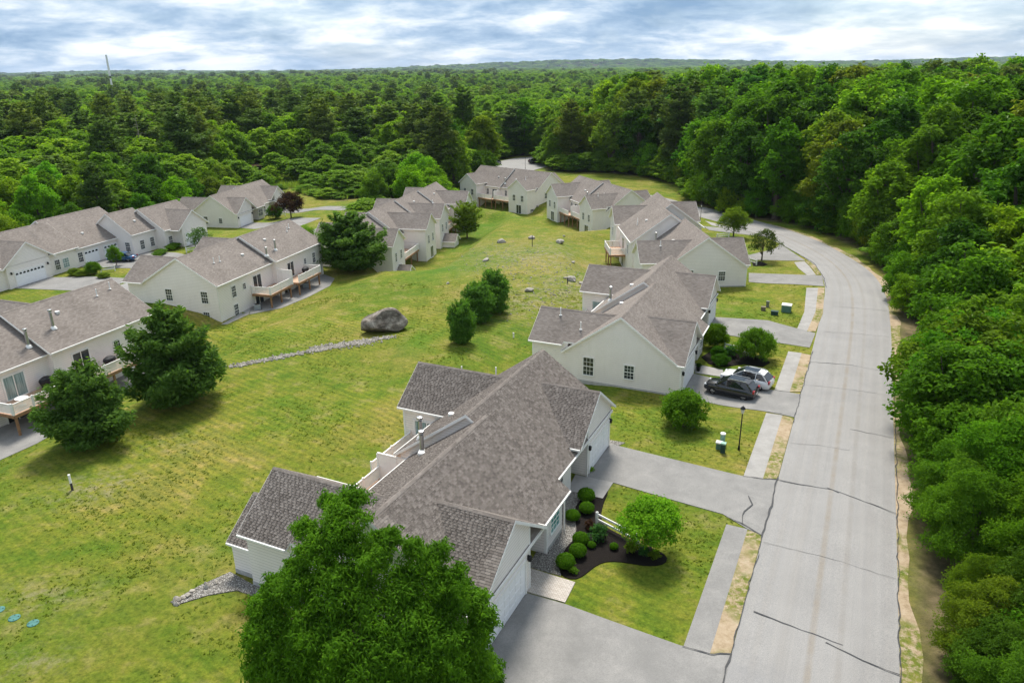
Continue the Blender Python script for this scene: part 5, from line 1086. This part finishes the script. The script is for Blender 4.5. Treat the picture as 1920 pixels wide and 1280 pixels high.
C = np.repeat(np.stack([tx, ty, tz], 1), 4, 0); sc_ = np.repeat(tr_.uniform(.35, .85, n) * (1 + (ty - 25) / 160), 4); C[:, :2] += tr_.normal(size=(4 * n, 2)) * .07 * sc_[:, None]; C[:, 2] += .03 * sc_
Nn = unit_v(np.stack([tr_.normal(size=4 * n), tr_.normal(size=4 * n), 2.2 + .3 * tr_.uniform(size=4 * n)], 1)); V = leaf_quads(C, Nn, .085 * sc_, .035 * sc_, tr_)
tuft = mesh_obj('grass_tufts', np_mesh('grass_tufts', V, quads(4 * n), M_LEAF, np.clip(.50 + .16 * np.repeat(tr_.normal(size=n), 4) + .08 * tr_.normal(size=4 * n), 0, 1))); tuft.color = (.105, .145, .013, 1); tag(tuft, 'coarse green grass tufts and weeds in the lawns', 'grass', kind='stuff')
print('TUFTS', n)

rd = np.random.default_rng(5); P2 = np.stack([WET[0] + rd.normal(size=9000) * 17, WET[1] + rd.normal(size=9000) * 15], 1); P2 = P2[poly_dist(P2, DEV) < .5]; n = len(P2)
C = np.repeat(np.c_[P2, T(P2[:, 0], P2[:, 1])], 5, 0); hgt_ = rd.uniform(.5, 1.0, 5 * n); C[:, :2] += rd.normal(size=(5 * n, 2)) * .22; C[:, 2] += hgt_ * .8
td = np.stack([rd.normal(size=5 * n) * .25, rd.normal(size=5 * n) * .25, np.ones(5 * n)], 1); Nn = unit_v(np.stack([rd.normal(size=5 * n), rd.normal(size=5 * n), np.zeros(5 * n) + .2], 1)); td = td - Nn * (td * Nn).sum(1)[:, None]
reed = mesh_obj('reeds', np_mesh('reeds', leaf_quads(C, Nn, hgt_, .07, rd, 0, .2, td), quads(5 * n), M_LEAF, np.clip(.5 + .25 * rd.normal(size=5 * n), 0, 1))); reed.color = (.19, .27, .06, 1); tag(reed, 'pale green reeds in the wetland behind the stepped terrace', 'reeds', kind='stuff')
# ------------------------------------------------------------------ vehicles
def car_paint(name, col, metal=.0, rough=.25):
    t = NT(name); return t.bsdf(t.mix(t.ramp(t.noise(2, 3, .5, vec=t.obj()), [(.3, 0.0), (.7, .12)]), col, tuple(x * .7 for x in col)), rough, metal, spec=.5, **{'Coat Weight': .6, 'Coat Roughness': .08})
M_TYRE = simple('tyre_rubber', (.015, .015, .016), .85, var=.2); M_RIM = simple('alloy_rim', (.42, .43, .44), .3, .8, var=.15); M_CARGLASS = NT('car_glass').bsdf((.012, .015, .018), .05, spec=.8)
M_RED = NT('tail_lamp').bsdf((.32, .012, .018), .2, spec=.6); M_LAMP = NT('head_lamp').bsdf((.62, .64, .66), .15, spec=.7); M_PLASTIC = simple('dark_plastic', (.02, .02, .022), .6)
def loft(sections, n_mirror=True):
    """sections: list of (x, [(y,z)...]) for the right half, bottom to top; mirrored to the left"""
    b = MB(); rings = []
    for x, half in sections: rings.append([(x, y, z) for y, z in half] + [(x, -y, z) for y, z in reversed(half)])
    for i in range(len(rings) - 1):
        n = len(rings[i])
        for k in range(n): b.poly([rings[i][k], rings[i + 1][k], rings[i + 1][(k + 1) % n], rings[i][(k + 1) % n]])
    b.poly(rings[0]); b.poly(rings[-1][::-1]); return b
def make_car(name, label, kind, paint, roofm, xy, rotz, L=4.7, Wd=1.88, H_=1.70, z=None):
    e = empty(name, (xy[0], xy[1], (float(T(*xy)) + .05) if z is None else z), rotz, label, 'car'); w = Wd / 2; h2 = L / 2
    def sec(x, wb, z0, z1, zs, wt): return (x, [(wb * .86, z0), (wb, z0 + .12), (wb * 1.0, zs), (wt, z1)])
    # lower body (front at +x)
    belt = H_ * (.635 if kind == 'suv' else .60); hood = H_ * .615 if kind == 'suv' else H_ * .60
    S_ = [sec(-h2, w * .82, .42, belt * .96, .70, w * .74), sec(-h2 + .12, w * .95, .30, belt, .78, w * .86), sec(-h2 + .7, w, .24, belt + .02, .82, w * .92), sec(-.3, w, .22, belt, .80, w * .93), sec(.55, w, .22, belt, .80, w * .92),
          sec(h2 - 1.25, w, .24, hood, .80, w * .90), sec(h2 - .45, w * .97, .26, hood * .93, .78, w * .84), sec(h2 - .12, w * .90, .30, hood * .82, .68, w * .74), sec(h2, w * .74, .40, hood * .68, .58, w * .64)]
    body = loft(S_).build('body', paint, e, weld=True, smooth=False)
    m_ = body.data
    bm = bmesh.new(); bm.from_mesh(m_); bmesh.ops.bevel(bm, geom=[q for q in bm.edges if q.calc_face_angle(0) > .5], offset=.035, segments=2, affect='EDGES', clamp_overlap=True); bm.to_mesh(m_); bm.free()
    m_.polygons.foreach_set('use_smooth', [True] * len(m_.polygons))
    # cabin glass and roof
    rx = {'suv': (-h2 + .14, -h2 + .78, .30, 1.22), 'sedan': (-h2 + .75, -h2 + 1.35, .30, 1.20)}[kind]; top = H_ - .03
    def cs(x, wt, z): return (x, [(w * .90, belt - .06), (w * .90, belt), (wt, z)])
    loft([(rx[0], [(w * .84, belt - .06), (w * .84, belt), (w * .80, belt + .08)]), cs(rx[1], w * .66, top - .09), cs(-.4, w * .70, top), cs(rx[2] - .1, w * .70, top - .03), cs(rx[2], w * .68, top - .06), (rx[3], [(w * .86, belt - .06), (w * .86, belt), (w * .82, belt + .02)])]).build('glasshouse', M_CARGLASS, e, weld=True)
    rf = loft([(rx[1] - .16 if kind == 'suv' else rx[1], [(w * .64, top - .13), (w * .675, top - .10), (w * .58, top - .05)]), (rx[1] + .3, [(w * .67, top - .06), (w * .705, top - .04), (w * .60, top + .025)]), (-.2, [(w * .67, top - .05), (w * .715, top - .02), (w * .60, top + .045)]), (rx[2] - .1, [(w * .66, top - .06), (w * .70, top - .04), (w * .60, top + .01)])]).build('roof', roofm, e, weld=True)
    for sx in (-1, 1):
        for xa, xb in ((rx[3] - .05, rx[2] - .05), (.0, -.02), (-1.0 if kind == 'suv' else -.85, -1.02 if kind == 'suv' else -.95), (rx[0] + .12, rx[1] + .03)):
            pb = MB(); pb.bar((xa, sx * w * .905, belt - .02), (xb, sx * w * .705, top - .04), .08, .05, up=(0, sx, 0)); pb.build('pillar', paint if xa != 0 else M_PLASTIC, e)
        MB().box(rx[3] - .22, rx[3] - .02, min(sx * w * .98, sx * (w * .98 + .17)), max(sx * w * .98, sx * (w * .98 + .17)), belt - .02, belt + .13).build('mirror', paint, e)
        MB().box(-h2 + .55, h2 - .55, min(sx * w * 1.005, sx * w * .9), max(sx * w * 1.005, sx * w * .9), .20, .30).build('sill_trim', M_PLASTIC, e)
        MB().box(-h2 + .0, -h2 + .16, min(sx * w * .60, sx * w * .93), max(sx * w * .60, sx * w * .93), belt - .22, belt + .04).build('tail_lamp', M_RED, e)
        MB().box(h2 - .30, h2 - .06, min(sx * w * .52, sx * w * .86), max(sx * w * .52, sx * w * .86), hood * .70, hood * .82).build('headlamp', M_LAMP, e)
        if kind == 'suv': MB().bar((rx[1] + .1, sx * w * .62, top + .065), (rx[2] - .25, sx * w * .62, top + .055), .04, .04).build('roof_rail', M_METAL, e)
        for wx in (-h2 + .92, h2 - .93):
            wy = sx * (w - .11); o = MB()
            tw = empty('wheel', (wx, wy, .34)); tw.parent = e
            tp = MB(); 
            prof = [(.20, -.11), (.33, -.11), (.35, -.08), (.35, .08), (.33, .11), (.20, .11)]
            for i in range(len(prof) - 1):
                for k in range(18):
                    a, c_ = 2 * math.pi * k / 18, 2 * math.pi * (k + 1) / 18; (r0, y0), (r1, y1) = prof[i], prof[i + 1]
                    tp.poly([(r0 * math.cos(a), y0, r0 * math.sin(a)), (r0 * math.cos(c_), y0, r0 * math.sin(c_)), (r1 * math.cos(c_), y1, r1 * math.sin(c_)), (r1 * math.cos(a), y1, r1 * math.sin(a))])
            tp.build('tyre', M_TYRE, tw, weld=True)
            rm = MB()
            for k in range(10):
                a = 2 * math.pi * k / 10; rm.bar((.03 * math.cos(a), sx * .085, .03 * math.sin(a)), (.22 * math.cos(a), sx * .085, .22 * math.sin(a)), .045, .03, up=(0, 1, 0))
            rm.tube([(0, -.09, 0), (0, .09, 0)], .21, 16).build('rim', M_RIM, tw)
    MB().box(-h2 - .02, -h2 + .05, -.26, .26, .62, .74).build('number_plate', M_WHITE, e); MB().box(h2 - .05, h2 + .012, -.45, .45, .42, .60).build('grille', M_PLASTIC, e)
    if kind == 'suv': MB().box(-1.1, .2, -w * .48, w * .48, top + .035, top + .052).build('sunroof', M_CARGLASS, e)
    return e
P_BLACK = car_paint('black_paint', (.010, .011, .014)); P_WHITE = car_paint('white_paint', (.74, .74, .73)); P_BLUE = car_paint('blue_paint', (.020, .085, .21), .3); P_REDP = car_paint('red_paint', (.30, .012, .020)); P_GREY = car_paint('grey_paint', (.10, .11, .12))
ang = R(25.8)
def face(dirv): return math.atan2(dirv[1], dirv[0])
nin = W(0, -1) - W(0, 0)
a0, a1 = gnd(1335.5, 739.5), gnd(1393, 750.5); mid = (a0 + a1) / 2; dv = (a0 - a1) / np.linalg.norm(a0 - a1); pr = np.array([-dv[1], dv[0]]); pr = pr if pr @ (W(1, 0) - W(0, 0)) > 0 else -pr
make_car('parked_car', 'black sport utility car parked on the drive, nearer of two', 'suv', P_BLACK, P_BLACK, mid + pr * .85, face(dv))
make_car('parked_car', 'white sport utility car parked beside the black one', 'suv', P_WHITE, P_WHITE, mid + pr * 3.55 - dv * .55, face(dv))
q0, q1 = gnd(203, 493), gnd(246, 492); make_car('parked_car', 'metallic blue car on the far left drive behind a small tree', 'sedan', P_BLUE, P_BLUE, (q0 + q1) / 2 + np.array([0, 1.0]), face(q0 - q1), 4.5, 1.8, 1.5)
make_car('parked_car', 'black car at the far turning place', 'suv', P_BLACK, P_GREY, gnd(1003, 307), R(12), 4.8, 1.95, 1.8)
make_car('parked_car', 'dark red car beyond the stepped terrace', 'suv', P_REDP, P_REDP, gnd(829, 342), R(15), 5.2, 1.95, 1.75)
make_car('parked_car', 'grey car behind the farthest house ridge', 'suv', P_GREY, P_GREY, gnd(932, 309), R(70), 4.6, 1.9, 1.7)
# ------------------------------------------------------------------ street furniture and small things
def lamp_post(xy, label, h=3.6):
    e = empty('street_lamp', (xy[0], xy[1], float(T(*xy))), 0, label, 'lamp', 'black lantern posts')
    MB().tube([(0, 0, -.1), (0, 0, h - .45)], [.055, .045], 8).lathe([(.10, 0), (.09, .25), (.055, .40)], 8).build('post', M_BLACK, e)
    ln = MB(); ln.lathe([(.05, h - .50), (.10, h - .44), (.17, h - .10)], 6).build('lantern', NT('lantern_glass').bsdf((.55, .53, .45), .2, spec=.5), e)
    MB().lathe([(.21, h - .10), (.21, h - .07), (.10, h + .08), (.02, h + .14), (0, h + .22)], 8).build('cap', M_BLACK, e); return e
lamp_post(gnd(1385, 843), 'black lantern post on the lawn by the sidewalk, nearest lamp'); lamp_post(gnd(1313, 416), 'black lantern post at the road bend, beyond the stepped house'); lamp_post(gnd(985, 317), 'black lantern post behind the farthest house')
M_UTIL = simple('utility_green', (.10, .19, .15), .6, var=.15); M_UTIL2 = simple('utility_pale_green', (.26, .42, .34), .6, var=.12); M_UTILD = simple('utility_dark_green', (.02, .055, .045), .6, var=.15)
def util(px, py, w, d, h, mat, label, capm=None, rnd=False):
    q = gnd(px, py); e = empty('utility_box', (q[0], q[1], float(T(*q))), -ang, label, 'utility box', 'green utility boxes by the road')
    if rnd: MB().lathe([(w / 2, -.05), (w / 2, h - .1)], 12).build('body', mat, e); MB().lathe([(w / 2 + .02, h - .1), (w / 2 + .02, h), (0, h + .03)], 12).build('lid', capm or mat, e)
    else: MB().box(-w/2, w/2, -d/2, d/2, -.05, h - .12).build('body', mat, e); MB().box(-w/2 - .03, w/2 + .03, -d/2 - .03, d/2 + .03, h - .12, h).build('lid', capm or mat, e)
util(1354, 833, .38, .38, 1.0, M_UTIL2, 'pale green tall pedestal, rearmost of the three by the lamp', M_WHITE, True); util(1348, 841, .45, .35, .62, M_UTIL, 'mid green pedestal, left of the three by the lamp', M_WHITE); util(1355, 848, .34, .30, .85, M_UTILD, 'dark green pedestal, nearest of the three by the lamp', M_UTIL2)
util(1474, 584, 1.1, .9, .95, M_UTIL, 'large green transformer box with white top on the second lawn', M_WHITE); util(1452, 590, .8, .5, .50, M_UTILD, 'low dark green box on the second lawn'); util(1439, 575, .35, .35, .75, simple('utility_grey', (.16, .17, .13), .7), 'tall grey post box on the second lawn'); util(1431, 582, .5, .4, .5, simple('utility_brown', (.18, .15, .10), .7), 'small brown box on the second lawn')
def rail_fence(p0, p1, label, h=.95, n=3, rails=(.42, .80)):
    p0, p1 = np.asarray(p0), np.asarray(p1); d = p1 - p0; L = np.hypot(*d); e = empty('rail_fence', (p0[0], p0[1], float(T(*p0))), math.atan2(d[1], d[0]), label, 'fence', 'short white rail fences')
    for i in range(n): MB().box(L * i / (n - 1) - .07, L * i / (n - 1) + .07, -.07, .07, -.1, h).lathe([(.11, h), (0, h + .09)], 4, 0, (L * i / (n - 1), 0)).build('post', M_WHITE, e)
    for z_ in rails: MB().box(.05, L - .05, -.03, .03, z_ - .07, z_ + .07).build('rail', M_WHITE, e)
    return e
rail_fence(W(39.2, -13.0), W(38.05, -9.9), 'white two rail fence in the mulch bed of the nearest house', n=2); rail_fence(gnd(1358, 658), gnd(1404, 668), 'white two rail fence by the weeping tree', n=2)
rail_fence(gnd(1344, 448), gnd(1366, 449), 'white rail fence by the dense street tree', n=2); rail_fence(gnd(1405, 494), gnd(1418, 498), 'white rail fence by the thin street tree', n=2); rail_fence(gnd(190, 511), gnd(216, 508), 'white rail fence beside the blue car lawn', n=2); rail_fence(gnd(350, 474), gnd(373, 471), 'white rail fence at the far hedge', n=2); rail_fence(gnd(513, 406), gnd(535, 405), 'white rail fence under the reddish tree', n=2)
M_LID = simple('septic_lid', (.06, .175, .155), .7, var=.3)
for px, py, lb in ((-2, 1143, 'turquoise round septic lid, cut by the left edge'), (27, 1158, 'turquoise round septic lid, middle of three'), (62, 1168, 'turquoise round septic lid, right of three')):
    q = gnd(px, py); e = empty('septic_lid', (q[0], q[1], float(T(*q))), 0, lb, 'lid', 'turquoise septic lids'); MB().lathe([(.30, -.05), (.30, .03), (.27, .05), (0, .06)], 20).build('cover', M_LID, e)
    for k in range(4): MB().box(  .20 * math.cos(k * 1.571 + .4) - .03,   .20 * math.cos(k * 1.571 + .4) + .03,   .20 * math.sin(k * 1.571 + .4) - .03,   .20 * math.sin(k * 1.571 + .4) + .03, .04, .065).build('bolt', M_UTILD, e)
def post(px, py, h, w, mat, label, name='marker_post', topm=None):
    q = gnd(px, py); e = empty(name, (q[0], q[1], float(T(*q))), .4, label, 'post'); MB().box(-w, w, -w, w, -.2, h * (.45 if topm else 1)).build('shaft', mat, e)
    if topm: MB().box(-w, w, -w, w, h * .45, h).build('top', topm, e)
    return e
post(136, 918, 1.25, .07, simple('post_dark', (.06, .05, .05), .8), 'dark stake with white face on the left lawn', topm=M_WHITE); post(963, 633, .6, .06, M_WHITE, 'small white pipe stub on the lawn by the second house'); post(998, 462, 2.0, .045, M_BLACK, 'thin dark post on the stony mound'); post(1064, 532, .9, .05, M_BLACK, 'short dark stake on the stony mound')
M_ROCK = NT('granite'); _t = M_ROCK; P = _t.obj()
c = _t.ramp(_t.noise(2.2, 8, .7, vec=P), [(.32, (.030, .024, .018)), (.46, (.12, .100, .080)), (.57, (.26, .228, .19)), (.74, (.44, .41, .36))]); c = _t.mix(_t.ramp(_t.noise(1.4, 6, .7, .5, vec=_t.map(P, (1, 1, .35))), [(.5, 0.0), (.66, .8)]), c, (.07, .062, .05))
M_ROCK = _t.bsdf(c, .93, normal=_t.bump(_t.noise(3.5, 8, .7, vec=P), .8, .12), spec=.2)
t = NT('pale_stone'); P = t.obj(); M_PALE = t.bsdf(t.ramp(t.noise(2.5, 7, .7, vec=P), [(.3, (.20, .18, .15)), (.55, (.36, .33, .29)), (.75, (.52, .49, .44))]), .92, normal=t.bump(t.noise(5, 6, .7, vec=P), .6, .06), spec=.2)
def rock_mesh(seed, sub=4, rough=.28, flat=1.0):
    from mathutils import noise as mn
    bm = bmesh.new(); bmesh.ops.create_icosphere(bm, subdivisions=sub, radius=1.0); r = random.Random(seed); o = Vector((r.uniform(-50, 50), r.uniform(-50, 50), r.uniform(-50, 50)))
    pl = [(Vector((r.gauss(0, 1), r.gauss(0, 1), r.gauss(0, .8))).normalized(), r.uniform(.48, .80)) for _ in range(13)]
    for v in bm.verts:
        p = v.co.copy()
        for nrm_, dd in pl:
            s_ = p.dot(nrm_)
            if s_ > dd: p -= nrm_ * (s_ - dd) * .97
        p *= 1 + rough * mn.fractal(p * 1.3 + o, 1.0, 2.1, 5) * .6; v.co = p
    me_ = bpy.data.meshes.new('rock'); bm.to_mesh(me_); bm.free(); return me_
bo = rock_mesh(12, 4, .16); bo.materials.append(M_ROCK); q = gnd(722, 618); o = mesh_obj('boulder', bo, None, (q[0], q[1], float(T(*q)) + .75), .5); o.scale = (2.75, 2.1, 1.95); o.rotation_euler = (0.05, .05, .35); tag(o, 'huge grey weathered boulder on the lawn at the rubble drain head', 'boulder')
pr_ = [rock_mesh(40 + i, 2, .35) for i in range(4)]
for m_ in pr_: m_.materials.append(M_PALE)
for i, (px, py, s_, lb) in enumerate(((940, 455, .95, 'pale boulder at the head of the stony mound, left'), (1050, 456, 1.0, 'pale boulder at the head of the stony mound, right'), (997, 448, .9, 'pale boulder behind the thin dark post'), (911, 489, .75, 'pale boulder on the left slope of the mound'), (1072, 526, .9, 'largest flat pale rock near the second house wing'), (992, 546, .65, 'grey white rock low on the mound'), (1074, 493, .5, 'small pale rock high on the mound'), (1062, 522, .45, 'small rock touching the flat pale rock'), (840, 532, .35, 'lone small stone on the left lawn'), (1089, 532, .4, 'small rock nearest the second house wing'), (1057, 443, .35, 'small stone above the right boulder'), (1008, 387, .45, 'small stone high on the mown slope'))):
    q = gnd(px, py); o = mesh_obj('rock', pr_[i % 4], None, (q[0], q[1], float(T(*q)) + .15 * s_), i * 1.3); o.scale = (s_ * 1.2, s_ * .9, s_ * .65); tag(o, lb, 'rock', 'rocks on the lawn')
def rubble(name, line, width, n, smin, smax, seed, label, mat=M_PALE):
    r = np.random.default_rng(seed); p = resample(line, 60); V, Fc = [], []; base = []
    bm = bmesh.new(); bmesh.ops.create_icosphere(bm, subdivisions=1, radius=1.0); iv = np.array([v.co[:] for v in bm.verts]); fi = np.array([[v.index for v in f.verts] for f in bm.faces]); bm.free()
    for k in range(n):
        c_ = p[r.integers(0, 60)] + r.normal(size=2) * width(k / n) if callable(width) else p[r.integers(0, 60)] + r.normal(size=2) * width
        s_ = r.uniform(smin, smax); v = iv * (s_ * r.uniform(.6, 1.2, 3)) * (1 + .18 * r.normal(size=(len(iv), 1))); a = r.uniform(0, 6.28); v = v @ np.array([[math.cos(a), -math.sin(a), 0], [math.sin(a), math.cos(a), 0], [0, 0, 1]])
        Fc.append(fi + len(V) * len(iv)); V.append(v + np.array([c_[0], c_[1], float(T(*c_)) + .25 * s_]))
    o = mesh_obj(name, np_mesh(name, np.vstack(V), np.vstack(Fc), mat)); tag(o, label, 'rubble', kind='stuff'); return o
rubble('rubble_drain', [gnd(430, 688), gnd(500, 675), gnd(560, 663), gnd(620, 652), gnd(680, 640), gnd(735, 632)], .27, 950, .06, .17, 1, 'pale rubble drain running from the boulder to the left pines')
rubble('rubble_drain', [gnd(590, 655), gnd(640, 648), gnd(700, 640)], .5, 480, .06, .16, 2, 'widened rubble fan just below the boulder')
rubble('edging_stones', [WB('B1', -3.0, -11.8), WB('B1', -2.2, -11.7), WB('B1', -1.2, -11.3), WB('B1', -.6, -11.0)], .12, 34, .08, .20, 3, 'grey edging stones at the near corner of the nearest house')
rubble('loose_stones', [gnd(950, 470), gnd(1010, 500), gnd(1080, 520), gnd(1085, 560), gnd(1060, 600), gnd(990, 510), gnd(940, 490)], 4.5, 900, .03, .13, 4, 'small loose stones scattered over the mound')
# air conditioners, grills, patio things
def ac(xy, label, zoff=0):
    e = empty('air_conditioner', (xy[0], xy[1], float(T(*xy)) + zoff), .3, label, 'air conditioner'); MB().box(-.42, .42, -.42, .42, .05, .75).build('casing', simple('ac_grey', (.30, .33, .36), .5, .3), e); MB().lathe([(.36, .75), (.36, .78), (.30, .80), (0, .80)], 14).build('fan_grille', M_BLACK, e); MB().box(-.5, .5, -.5, .5, -.05, .05).build('pad', M_WALK, e)
ac(WB('L2', 6.3, 6.4), 'grey air conditioner beneath the near deck of the deck house'); ac(WB('L2', 17.5, 7.2), 'dark air conditioner beneath the far deck of the deck house'); ac(WB('L1', 2.2, 9.2), 'blue grey air conditioner at the left edge patio')
def grill(bk, u, v, z, label):
    x_, y_ = WB(bk, u, v); e = empty('covered_grill', (x_, y_, BLD[bk][3] + z), -R(BLD[bk][2]), label, 'grill'); b = MB(); b.lathe([(.46, .0), (.50, .5), (.62, .85), (.55, 1.05), (.25, 1.22), (0, 1.25)], 12).build('cover', simple('grill_cover', (.014, .014, .017), .6, var=.5, scale=5), e); e.scale = (.75, 1.15, 1)
grill('L1', 17.0, 7.6, -.1, 'black covered grill on the deck behind the left pines'); grill('L2', 17.6, 7.4, -.1, 'black covered grill on the far deck of the deck house'); grill('L1', 11.0, 6.2, -.1, 'black covered grill against the wall of the left deck')
def bench(xy, z, rot, label):
    e = empty('bench', (xy[0], xy[1], z), rot, label, 'bench'); m_ = simple('bench_wood', (.42, .22, .08), .7)
    for i in range(3): MB().box(-.6, .6, -.25 + .17 * i, -.11 + .17 * i, .40, .44).build('seat_slat', m_, e)
    for i in range(2): MB().box(-.6, .6, .25, .29, .55 + .16 * i, .68 + .16 * i).build('back_slat', m_, e)
    for sx in (-.55, .5):
        MB().box(sx, sx + .06, -.25, -.19, 0, .40).build('leg', m_, e); MB().box(sx, sx + .06, .19, .25, 0, .86).build('leg', m_, e)
x_, y_ = WB('B1', 17.4, 3.1); bench((x_, y_), .12, -R(BLD['B1'][2]) - math.pi / 2, 'orange wooden bench in the entry recess of the nearest house')
q = gnd(1309, 696); e = empty('planter', (q[0], q[1], float(T(*q)) + .06), 0, 'black pot with a plant beside the second garage', 'planter'); MB().lathe([(.16, 0), (.25, .45), (.22, .45), (.20, .40), (0, .40)], 12).build('pot', M_BLACK, e); b_ = mesh_obj('plant', sp2[1], e, (0, 0, .38)); b_.color = (.03, .07, .012, 1); b_.scale = (.7, .7, .6)
def table_set(bk, u, v, z, label):
    x_, y_ = WB(bk, u, v); e = empty('patio_table', (x_, y_, BLD[bk][3] + z), .2, label, 'table'); MB().lathe([(.55, .68), (.55, .72), (0, .72)], 16).build('table_top', M_WHITE, e); MB().tube([(0, 0, 0), (0, 0, .68)], .04, 8).lathe([(.28, 0), (.28, .04), (.04, .06)], 10).build('pedestal', M_WHITE, e)
table_set('L1', 7.5, 7.4, -.1, 'round white table on the left edge deck')
q = gnd(742, 472); table_set('M1', -3.0, -0.0, 0, 'x') if False else None
# mast far off in the left wood
e = empty('radio_mast', (tower_xy[0], tower_xy[1], float(T(*tower_xy))), 0, 'tall white radio mast rising from the left pine wood', 'mast')
zt_ = 28 + (126 + .014 * 760 - 101) / 1385 * math.hypot(*tower_xy) - 5.0; z0_ = -float(T(*tower_xy)); hm = zt_ + z0_
MB().tube([(0, 0, 0), (0, 0, hm * .62)], [.72, .66], 10).build('mast_base', M_WHITE, e); MB().tube([(0, 0, hm * .62), (0, 0, hm * .66)], [.42, .42], 10).build('joint', simple('mast_dark', (.05, .05, .05), .6), e); MB().tube([(0, 0, hm * .66), (0, 0, hm)], [.82, .74], 10).build('antenna_shroud', M_WHITE, e)
# far grey house among the trees
q = at(743, 205, 4.0); x_, y_ = q[0], q[1]; z_ = float(T(x_, y_)); e = empty('grey_house', (x_, y_, z_), .3, 'small grey blue house half hidden in the middle of the forest', 'house'); M_GREYS = simple('grey_siding', (.19, .22, .26), .8)
hb = MB(); sec_ = [(-4, -1), (-4, 9), (0, 13), (4, 9), (4, -1)]
a_ = [(p, -5, z) for p, z in sec_]; c_ = [(p, 5, z) for p, z in sec_]; hb.poly(a_); hb.poly(c_[::-1])
for i in range(5): hb.poly([a_[i], c_[i], c_[(i + 1) % 5], a_[(i + 1) % 5]])
hb.build('wall', M_GREYS, e, weld=True)
rb_ = MB(); rb_.poly([(0, -5.4, 13.2), (0, 5.4, 13.2), (4.6, 5.4, 8.6), (4.6, -5.4, 8.6)]).poly([(0, 5.4, 13.2), (0, -5.4, 13.2), (-4.6, -5.4, 8.6), (-4.6, 5.4, 8.6)]); rb_.build('roof', M_ROOF, e)
for dx in (-2, 2):
    for zz in (3.5, 6.5): MB().box(dx - .5, dx + .5, -5.06, -5.01, zz, zz + 1.5).build('window', M_GLASS, e)
q = gnd(668, 386); 
# ------------------------------------------------------------------ haze
hz = MB().box(-9500, 9500, -80, 13500, -12, 130); t = NT('haze_air')
pv = t.n('ShaderNodeVolumePrincipled', {'Color': (.66, .80, 1.0), 'Density': HAZE, 'Anisotropy': .2}) if (HAZE := .00004) else None
t.t.links.new(pv.outputs[0], t.out.inputs['Volume'])
hm_ = hz.mesh('haze', t.m, weld=True); o = mesh_obj('haze', hm_); tag(o, 'pale summer haze over the woods', 'haze', kind='stuff'); o.visible_shadow = True
